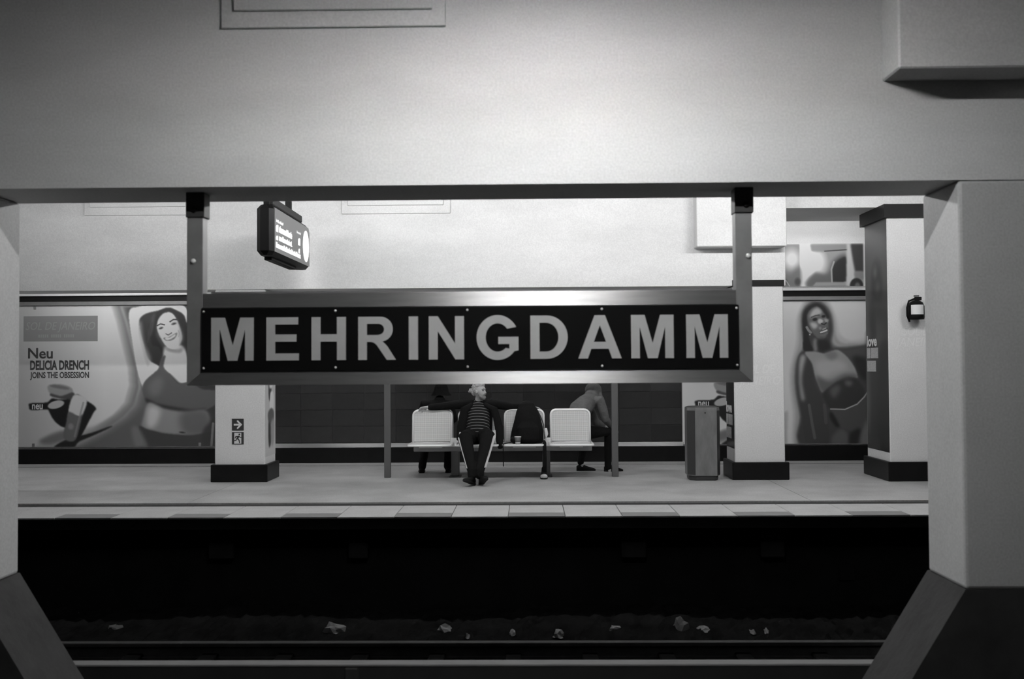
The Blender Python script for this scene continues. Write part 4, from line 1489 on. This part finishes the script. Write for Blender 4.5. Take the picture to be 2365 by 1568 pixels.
def shoe(name, heel, direction, pitch, parent, m=M_SHOE, sole=M_SHOE, L=0.285, tilt=0.0, toe=None):
    """heel: point on the ground under the heel; direction: flat heading of the toes; pitch raises the toes"""
    h = Vector(heel)
    d = Vector(direction).normalized()
    d = (d * math.cos(pitch) + Vector((0, 0, 1)) * math.sin(pitch)).normalized()
    s = d.cross(Vector((0, 0, 1))).normalized()
    u = s.cross(d)
    prof = [(0.0, .030, .05, .075), (.04, .037, .05, .10), (.09, .038, .05, .105), (.13, .040, .04, .082), (.18, .047, .04, .062), (.225, .048, .035, .050), (.262, .038, .03, .038), (.285, .018, .02, .024)]

    def body(bm, z0, zf, grow):
        rings = []
        for t, w, _, hh in prof:
            t = t * L / .285
            top = z0 + (hh - .02) * zf
            r = []
            for k in range(14):
                an = 2 * math.pi * k / 14
                cx, cz = math.cos(an), math.sin(an)
                x = (w + grow) * (abs(cx) ** .7) * math.copysign(1, cx)
                z = (z0 + top) / 2 + (top - z0) / 2 * (abs(cz) ** .6) * math.copysign(1, cz)
                r.append(bm.verts.new(h + d * (t + grow * (1 if t > .1 else -1) * .8) + s * x + u * z))
            rings.append(r)
        for a, b in zip(rings, rings[1:]):
            for k in range(14):
                bm.faces.new((a[k], a[(k + 1) % 14], b[(k + 1) % 14], b[k]))
        bm.faces.new(list(reversed(rings[0])))
        bm.faces.new(rings[-1])
    bm = bmesh.new()
    body(bm, .018, 1.0, 0)
    o = obj(name, bm, m, parent, smooth=True)
    bm = bmesh.new()
    rings = []
    for zz in (0.0, .022):
        r = []
        for t, w, _, hh in prof:
            r.append(bm.verts.new(h + d * (t * L / .285) + s * (w + .004) + u * zz))
        for t, w, _, hh in reversed(prof):
            r.append(bm.verts.new(h + d * (t * L / .285) - s * (w + .004) + u * zz))
        rings.append(r)
    n = len(rings[0])
    bm.faces.new(list(reversed(rings[0]))); bm.faces.new(rings[1])
    for k in range(n):
        bm.faces.new((rings[0][k], rings[0][(k + 1) % n], rings[1][(k + 1) % n], rings[1][k]))
    obj('sole', bm, sole, o)
    if toe:
        c = h + d * (.255 * L / .285) + u * .04
        obj('toe_cap', ball(c, .052, .035, .034, seg=14, rings=10), toe, o, smooth=True)
    return o


# ---------------- the man with spread arms
xm = XP(1103, 14.05, 960)
man = empty('person', (xm, 13.95, 0), 'bearded person in striped jumper and black jacket, arms spread, ankles together, on the bench', 'person')
pel = Vector((xm, 14.00, .585))
chest = Vector((xm + .005, 14.08, .86))
neckb = Vector((xm + .01, 14.13, 1.07))
hc = P(1107, 903, 14.06)
shL, shR = Vector((xm - .185, 14.14, 1.045)), Vector((xm + .195, 14.14, 1.045))
elL, wrL = P(1027, 938, 14.22), P(989, 941, 14.19)
elR, wrR = P(1183, 939, 14.26), P(1228, 940, 14.27)
knL, knR = P(1074, 1012, 13.52), P(1127, 1008, 13.52)
anL, anR = P(1090, 1088, 13.22), P(1108, 1087, 13.20)
hpL, hpR = Vector((xm - .095, 13.97, .585)), Vector((xm + .095, 13.97, .585))
bm = bmesh.new()
loft([(pel, .15, .10), (pel.lerp(chest, .5), .14, .10), (chest, .155, .105), (neckb - Vector((0, 0, .06)), .12, .075), (neckb, .055, .055), (Vector(hc) - Vector((0, -.02, .06)), .05, .055)], bm=bm)
for sh, el, wr in ((shL, elL, wrL), (shR, elR, wrR)):
    loft([(neckb - Vector((0, 0, .04)), .05), (sh, .052), (sh.lerp(el, .5), .045), (el, .037), (el.lerp(wr, .4), .036), (wr, .026)], side=(0, 1, 0), bm=bm)
for hp, kn, an in ((hpL, knL, anL), (hpR, knR, anR)):
    loft([(hp, .08), (hp.lerp(kn, .5), .068), (kn, .052), (kn.lerp(an, .35), .05), (an, .034), (an + Vector((0, 0, -.03)), .032)], bm=bm)
hand(bm, wrL, (-.93, -.16, -.12), (-.1, -.55, -.85), curl=.75, thumb=1)
hand(bm, wrR, (1, 0, -.2), (0, -.3, -1), curl=.9, thumb=-1)
HM = head(bm, hc, (.88, -.46, .02))
fuse('body', bm, M_SKIN, man, voxel=.0055, smooth=2)
# hair: tousled crown, tied at the back, and a full beard
loc = lambda p: HM @ Vector(p)
bm = bmesh.new()
R3 = HM.to_3x3()
ball(loc((0, -.024, .032)), .079, .090, .090, bm, rot=R3)
ball(loc((0, .03, .085)), .060, .055, .036, bm, rot=R3)
ball(loc((0, -.085, .0)), .062, .040, .070, bm, rot=R3)
rr = random.Random(3)
for k in range(46):
    th, ph = rr.uniform(0, 2 * math.pi), rr.uniform(.1, 1.35)
    p = Vector((math.sin(ph) * math.cos(th) * .084, math.sin(ph) * math.sin(th) * .094 - .02, math.cos(ph) * .09 + .036))
    if p.y > .06 and p.z < .07:
        continue
    rad = rr.uniform(.007, .012)
    ball(loc(p), rad, rad, rad, bm, seg=8, rings=6)
fuse('hair', bm, M_HAIR, man, voxel=.006, smooth=1)
bm = bmesh.new()
ball(loc((-.01, -.135, .005)), .034, .040, .034, bm, rot=R3)
for k in range(9):
    rad = rr.uniform(.010, .016)
    ball(loc((-.01 + rr.uniform(-.03, .03), -.145 + rr.uniform(-.03, .03), .005 + rr.uniform(-.03, .03))), rad, rad, rad, bm, seg=8, rings=6)
fuse('hair_bun', bm, M_HAIR, man, voxel=.006, smooth=1)
bm = bmesh.new()
ball(loc((0, .052, -.098)), .046, .044, .034, bm, rot=R3)
for k in (-1, 1):
    loft([(loc((k * .062, .018, -.03)), .013), (loc((k * .054, .040, -.07)), .018), (loc((k * .03, .066, -.092)), .022)], seg=10, bm=bm)
loft([(loc((-.03, .088, -.052)), .006), (loc((0, .098, -.046)), .008), (loc((.03, .088, -.052)), .006)], seg=8, bm=bm)
fuse('beard', bm, mat('grey_beard', .20, .8, var=.4, scale=60), man, voxel=.005, smooth=1)
for k in (-1, 1):
    obj('eye', ball(loc((k * .031, .080, .006)), .013, .009, .007, rot=R3, seg=10, rings=8), mat('dark_eye', .03, .4), man, smooth=True)
    obj('eyebrow', loft([(loc((k * .014, .092, .026)), .004), (loc((k * .032, .088, .031)), .005), (loc((k * .048, .076, .026)), .003)], seg=8), mat('grey_brow', .14, .8), man, smooth=True)
obj('mouth', ball(loc((0, .091, -.062)), .018, .006, .004, rot=R3, seg=10, rings=6), mat('dark_mouth', .05, .5), man, smooth=True)
# striped jumper
axis = Vector((0, .46, .89)).normalized()
bm = bmesh.new()
loft([(pel + Vector((0, -.03, .03)), .165, .125), (pel.lerp(chest, .35) + Vector((0, -.035, 0)), .168, .14), (chest + Vector((0, -.02, 0)), .168, .13), (chest.lerp(neckb, .6), .155, .105), (neckb - Vector((0, 0, .01)), .075, .07)], bm=bm, seg=28)
ms_ = mat('striped_jumper', 0.014, 0.9, spec=.2)
nt = ms_.node_tree
bb_ = nt.nodes['Principled BSDF']
tc = nt.nodes.new('ShaderNodeTexCoord')
dt = nt.nodes.new('ShaderNodeVectorMath'); dt.operation = 'DOT_PRODUCT'
dt.inputs[1].default_value = tuple(axis)
nt.links.new(tc.outputs['Object'], dt.inputs[0])
dv = nt.nodes.new('ShaderNodeMath'); dv.operation = 'DIVIDE'; dv.inputs[1].default_value = .044
nt.links.new(dt.outputs['Value'], dv.inputs[0])
fr = nt.nodes.new('ShaderNodeMath'); fr.operation = 'FRACT'
nt.links.new(dv.outputs[0], fr.inputs[0])
lt = nt.nodes.new('ShaderNodeMath'); lt.operation = 'LESS_THAN'; lt.inputs[1].default_value = .17
nt.links.new(fr.outputs[0], lt.inputs[0])
mr = nt.nodes.new('ShaderNodeMapRange')
mr.inputs['To Min'].default_value = .007; mr.inputs['To Max'].default_value = .22
nt.links.new(lt.outputs[0], mr.inputs['Value'])
nt.links.new(mr.outputs['Result'], bb_.inputs['Base Color'])
fuse('jumper', bm, ms_, man, voxel=.009, smooth=3)
# open jacket
bm = bmesh.new()
loft([(pel + Vector((0, .06, .0)), .20, .08), (chest + Vector((0, .055, 0)), .21, .09), (neckb + Vector((0, .03, -.05)), .17, .075), (neckb + Vector((0, .02, .0)), .085, .06)], bm=bm, seg=20)
for sg, sh, el, wr in ((-1, shL, elL, wrL), (1, shR, elR, wrR)):
    loft([(neckb - Vector((0, -.02, .035)), .06), (sh, .068), (sh.lerp(el, .5), .064), (el, .056), (el.lerp(wr, .5), .052), (wr.lerp(el, .12), .044)], side=(0, 1, 0), bm=bm)
    top = neckb + Vector((sg * .085, -.07, -.03))
    if sg < 0:
        f = [(top, .03, .022), (P(1073, 945, 13.98), .060, .03), (P(1066, 985, 13.92), .068, .03), (P(1064, 1015, 13.90), .062, .028)]
    else:
        f = [(top, .03, .022), (P(1142, 945, 13.98), .050, .03), (P(1152, 985, 13.90), .060, .03), (P(1154, 1020, 13.80), .052, .026), (P(1155, 1034, 13.76), .035, .022)]
    loft(f, side=(1, 0, 0), bm=bm)
fuse('jacket', bm, M_JACKET, man, voxel=.010, smooth=3)
# tracksuit trousers
bm = bmesh.new()
loft([(pel + Vector((0, 0, .03)), .165, .12), (pel + Vector((0, -.03, -.01)), .17, .10)], bm=bm)
for hp, kn, an in ((hpL, knL, anL), (hpR, knR, anR)):
    loft([(hp, .12), (hp.lerp(kn, .5), .118), (kn, .102), (kn.lerp(an, .4), .086), (kn.lerp(an, .8), .070), (an, .062), (an + Vector((0, -.02, -.06)), .056)], bm=bm)
tr_ = fuse('trousers', bm, M_TROUSER, man, voxel=.009, smooth=3)
for sg, hp, kn, an, w in ((-1, hpL, knL, anL, .012), (1, hpR, knR, anR, .038)):
    nodes = []
    for t in (0.0, .25, .5, .75, 1.0):
        p = kn.lerp(an, t * .9)
        rad = .102 + (.066 - .102) * t
        nodes.append((p + Vector((sg * rad * .80, -rad * .58, 0)), w * .85, .006))
    pk = hp.lerp(kn, .72) + Vector((sg * .085, -.03, .075))
    nodes = [(pk, w, .008)] + nodes
    obj('side_stripe', loft(nodes, side=(1, -sg * .9, 0), seg=10), M_WSTRIPE, tr_, smooth=True)
obj('drawstring', ball(P(1121, 995, 13.80), .020, .012, .012, seg=10, rings=6), M_WSTRIPE, tr_, smooth=True)
hl, hr = P(1090, 1110, 13.24), P(1109, 1108, 13.24)
shoe('shoe', (hl.x + .02, 13.25, .004), (-.40, -1, 0), .30, man)
shoe('shoe', (hr.x + .01, 13.27, .004), (.28, -1, 0), .42, man)

# ---------------- person in black with a hat, back to the camera
xb_ = -1.365
p2 = empty('person', (xb_, 14.6, 0), 'person all in black with a brimmed hat seen from behind at the left seat', 'person')
pel = Vector((xb_, 14.62, .585))
ch2 = Vector((xb_ + .02, 14.62, .86))
nk2 = Vector((xb_ + .06, 14.65, 1.07))
h2 = P(1019, 904, 14.70)
bm = bmesh.new()
loft([(pel, .15, .10), (ch2, .15, .10), (nk2 - Vector((0, 0, .06)), .12, .07), (nk2, .05, .05), (Vector(h2) - Vector((0, 0, .06)), .05, .05)], bm=bm)
kn2 = [Vector((xb_ - .17, 15.03, .52)), Vector((xb_ + .17, 15.03, .52))]
an2 = [Vector((XP(975, 14.78, 1080), 14.78, .10)), Vector((XP(1034, 14.80, 1080), 14.80, .10))]
el2 = [Vector((xb_ - .25, 14.74, .80)), Vector((xb_ + .27, 14.74, .80))]
wr2 = [Vector((xb_ - .13, 14.95, .66)), Vector((xb_ + .13, 14.95, .66))]
for k in (0, 1):
    sg = (-1, 1)[k]
    loft([(pel + Vector((sg * .09, .02, 0)), .08), (kn2[k], .052), (kn2[k].lerp(an2[k], .35), .05), (an2[k], .034), (an2[k] + Vector((0, .02, -.05)), .034)], bm=bm)
    loft([(nk2 - Vector((0, 0, .04)), .05), (ch2 + Vector((sg * .18, .02, .17)), .05), (el2[k], .038), (wr2[k], .027)], side=(0, 1, 0), bm=bm)
    hand(bm, wr2[k], (-sg * .4, .7, -.2), (0, 0, -1), curl=.6, thumb=sg)
HM2 = head(bm, h2, (.12, .98, -.12))
fuse('body', bm, M_SKIN, p2, voxel=.007, smooth=2)
bm = bmesh.new()
loft([(pel + Vector((0, -.02, -.02)), .19, .13), (pel.lerp(ch2, .5), .185, .14), (ch2 + Vector((0, 0, .05)), .19, .14), (nk2 - Vector((0, 0, .05)), .165, .10), (nk2 + Vector((0, 0, .01)), .08, .075)], bm=bm, seg=24)
for k in (0, 1):
    sg = (-1, 1)[k]
    loft([(nk2 - Vector((0, 0, .045)), .065), (ch2 + Vector((sg * .19, .02, .165)), .068), (el2[k], .056), (wr2[k].lerp(el2[k], .1), .042)], side=(0, 1, 0), bm=bm)
fuse('coat', bm, M_JACKET, p2, voxel=.010, smooth=3)
bm = bmesh.new()
for k in (0, 1):
    sg = (-1, 1)[k]
    loft([(pel + Vector((sg * .09, 0, 0)), .095), (kn2[k], .074), (kn2[k].lerp(an2[k], .4), .066), (an2[k] + Vector((0, 0, -.01)), .058)], bm=bm)
loft([(pel, .16, .11), (pel + Vector((0, .05, -.01)), .16, .10)], bm=bm)
fuse('trousers', bm, M_TROUSER, p2, voxel=.010, smooth=3)
for k in (0, 1):
    shoe('shoe', (an2[k].x, an2[k].y - .05, .0), ((-.1, .12)[k], 1, 0), 0, p2)
# hat
zt_, zbm = P(1019, 886, 14.7).z, P(1019, 912, 14.7).z
hx, hy = h2[0], 14.70
loft_nodes = [((hx, hy, zbm - .004), .150, .150), ((hx, hy, zbm + .006), .142, .142), ((hx, hy, zbm + .05), .115, .118), ((hx, hy, zt_ - .05), .098, .104), ((hx, hy, zt_ - .018), .085, .092), ((hx, hy, zt_), .045, .05)]
obj('hat', loft(loft_nodes, side=(1, 0, 0), seg=24, cap=False), mat('black_felt', .004, .95, spec=.1, bump=.3, bscale=60), p2, smooth=True)

# ---------------- person in a grey hooded top, bent forward
p3 = empty('person', (.80, 14.6, 0), 'person in grey hooded top and black trousers bent forward beside the post', 'person')
pel = Vector((.70, 14.60, .60))
fd = Vector((.80, .60, 0)).normalized()
sd = Vector((.60, -.80, 0)).normalized()          # towards the camera side
nk3 = P(1366, 917, 14.80)
ch3 = pel.lerp(nk3, .55) + Vector((-.06, -.03, .06))
h3 = P(1372, 902, 14.90)
kns = [P(1405, 997, 14.90), P(1352, 1002, 15.12)]
ans = [P(1404, 1078, 14.86), P(1341, 1066, 14.98)]
els = [P(1398, 968, 14.74), Vector((1.02, 15.12, .72))]
wrs = [P(1412, 985, 14.95), Vector((1.15, 15.15, .66))]
shs = [nk3 + sd * .17 + Vector((.02, 0, -.05)), nk3 - sd * .17 + Vector((.02, 0, -.05))]
bm = bmesh.new()
loft([(pel, .14, .10), (ch3, .15, .11), (nk3 - Vector((.02, .01, .04)), .11, .08), (nk3, .05, .05), (Vector(h3) - fd * .02, .05, .05)], side=sd, bm=bm)
for k in (0, 1):
    hp = pel + sd * (.09, -.09)[k]
    loft([(hp, .08), (kns[k], .052), (kns[k].lerp(ans[k], .35), .05), (ans[k], .034), (ans[k] + Vector((.02, 0, -.06)), .034)], bm=bm)
    loft([(nk3 - Vector((0, 0, .04)), .05), (shs[k], .05), (els[k], .038), (wrs[k], .027)], side=(0, 1, 0), bm=bm)
    hand(bm, wrs[k], (.7, .5, -.5), (0, 0, -1), curl=.8, thumb=1)
head(bm, h3, (fd.x * .8, fd.y * .8, -.6), up=(fd.x * .5, fd.y * .5, .8))
fuse('body', bm, M_SKIN, p3, voxel=.007, smooth=2)
bm = bmesh.new()
loft([(pel + Vector((0, 0, -.03)), .185, .135), (pel.lerp(ch3, .5) + Vector((-.02, 0, .02)), .185, .15), (ch3, .19, .15), (ch3.lerp(nk3, .6), .17, .12), (nk3, .10, .09)], side=sd, bm=bm, seg=24)
for k in (0, 1):
    loft([(nk3 - Vector((.03, 0, .05)), .075), (shs[k], .078), (shs[k].lerp(els[k], .5), .070), (els[k], .062), (wrs[k].lerp(els[k], .15), .045)], side=(0, 1, 0), bm=bm)
fuse('hooded_top', bm, M_HOOD, p3, voxel=.010, smooth=3)
bm = bmesh.new()
ball(Vector(h3) + Vector((-.012, 0, .01)), .125, .125, .118, bm)
loft([(Vector(h3) + Vector((-.03, 0, -.05)), .095, .09), (nk3 + Vector((-.01, 0, .0)), .11, .10)], bm=bm)
loft([(Vector(h3) + Vector((.06, 0, -.02)), .055, .06), (nk3 + Vector((.14, .02, -.03)), .035, .05), (nk3 + Vector((.17, .02, -.16)), .030, .04)], bm=bm)
fuse('hood', bm, M_HOOD, p3, voxel=.010, smooth=3)
bm = bmesh.new()
loft([(pel + Vector((0, 0, -.02)), .15, .11), (pel + fd * .05, .15, .10)], side=sd, bm=bm)
for k in (0, 1):
    hp = pel + sd * (.09, -.09)[k]
    loft([(hp, .10), (hp.lerp(kns[k], .5), .092), (kns[k], .074), (kns[k].lerp(ans[k], .4), .062), (ans[k] + Vector((0, 0, -.01)), .050)], bm=bm)
fuse('trousers', bm, M_TROUSER, p3, voxel=.010, smooth=3)
shoe('shoe', (ans[0].x - .05, ans[0].y, .0), (.95, .25, 0), 0, p3)
shoe('shoe', (ans[1].x - .06, ans[1].y, .0), (.97, .10, 0), 0, p3)

# ================================================================== THINGS ON THE BENCH
SEATZ = .4925
bxk = XP(1217, 13.98, 980)
bp = empty('backpack', (bxk, 14.02, SEATZ), 'bulky black backpack standing on the seat beside the man', 'backpack')
ztop = P(1217, 932, 13.98).z
bm = bmesh.new()
loft([((bxk, 14.035, SEATZ + .06), .235, .115), ((bxk + .01, 14.035, SEATZ + .18), .225, .125), ((bxk + .01, 14.045, SEATZ + .34), .185, .115), ((bxk + .0, 14.065, ztop - .10), .150, .10), ((bxk - .005, 14.075, ztop - .035), .115, .075)], bm=bm, seg=28)
loft([((bxk + .01, 13.915, SEATZ + .07), .16, .06), ((bxk + .01, 13.925, SEATZ + .22), .15, .06), ((bxk, 13.965, SEATZ + .30), .10, .04)], bm=bm, seg=20)
loft([((bxk - .17, 13.965, SEATZ + .045), .075, .055), ((bxk - .19, 13.965, SEATZ + .05), .055, .045)], side=(0, 1, 0), bm=bm)
loft([((bxk - .12, 14.015, SEATZ + .10), .10, .08), ((bxk - .155, 14.025, SEATZ + .19), .055, .06)], bm=bm)
fuse('pack_body', bm, M_PACK, bp, voxel=.010, smooth=3)
obj('carry_loop', tube([(bxk - .05, 14.07, ztop - .03), (bxk - .04, 14.09, ztop + .01), (bxk + .02, 14.09, ztop + .012), (bxk + .04, 14.07, ztop - .03)], .010), M_PACK, bp, smooth=True)
obj('shoulder_strap', loft([((bxk + .13, 14.145, ztop - .06), .02, .007), ((bxk + .19, 14.115, ztop - .18), .024, .007), ((bxk + .235, 14.075, ztop - .30), .024, .007), ((bxk + .25, 14.025, SEATZ + .06), .02, .007)], side=(0, 1, 0), seg=10), mat('strap_webbing', .03, .7), bp, smooth=True)
obj('strap_buckle', loft([((bxk + .262, 14.005, SEATZ + .20), .022, .012), ((bxk + .272, 14.005, SEATZ + .13), .026, .014), ((bxk + .268, 14.005, SEATZ + .09), .014, .010)], seg=10), M_WHITE, bp, smooth=True)
xs = XP(1258, 13.70, 1060)
obj('hanging_strap', loft([((bxk + .235, 13.945, SEATZ + .04), .020, .008), ((xs, 13.74, SEATZ + .03), .024, .008), ((xs, 13.715, SEATZ - .03), .026, .008), ((xs + .005, 13.72, .30), .026, .008), ((xs, 13.78, .12), .028, .010)], seg=10), M_PACK, bp, smooth=True)
xs = XP(1162, 13.70, 1060)
obj('thin_cord', tube([(bxk - .2, 13.86, SEATZ + .03), (xs, 13.715, SEATZ + .015), (xs, 13.705, SEATZ - .03), (xs + .006, 13.705, .34), (xs + .003, 13.705, .20)], .007), M_PACK, bp, smooth=True)

cxp = XP(1196, 13.83, 1015)
cup = empty('paper_cup', (cxp, 13.83, SEATZ), 'small paper cup with a pale rim in front of the backpack', 'cup')
zc0, zc1 = SEATZ + .001, SEATZ + .105
obj('cup_wall', loft([((cxp, 13.80, zc0), .032, .032), ((cxp, 13.80, zc1), .044, .044)], side=(1, 0, 0), seg=18, cap=False), M_CUP, cup, smooth=True)
obj('rim', tube([(cxp + .044 * math.cos(t), 13.80 + .044 * math.sin(t), zc1) for t in np.linspace(0, 2 * math.pi, 19)], .005), M_WHITE, cup, smooth=True)
obj('printed_band', loft([((cxp, 13.80, zc0 + .012), .0345, .0345), ((cxp, 13.80, zc0 + .030), .0365, .0365)], side=(1, 0, 0), seg=18, cap=False), M_WHITE, cup, smooth=True)

xk = XP(1257, 13.99, 1095)
sh1 = empty('sneaker', (xk, 13.99, 0), 'dark sneaker with a white toe cap standing before the right bench leg', 'shoe')
shoe('upper', (xk, 14.125, 0.0), (-.03, -1, 0), 0, sh1, L=.25, toe=M_SHOEW)
obj('ankle_collar', loft([((xk, 14.075, .08), .04, .04), ((xk, 14.075, .13), .036, .04)], seg=14), M_SHOE, sh1, smooth=True)
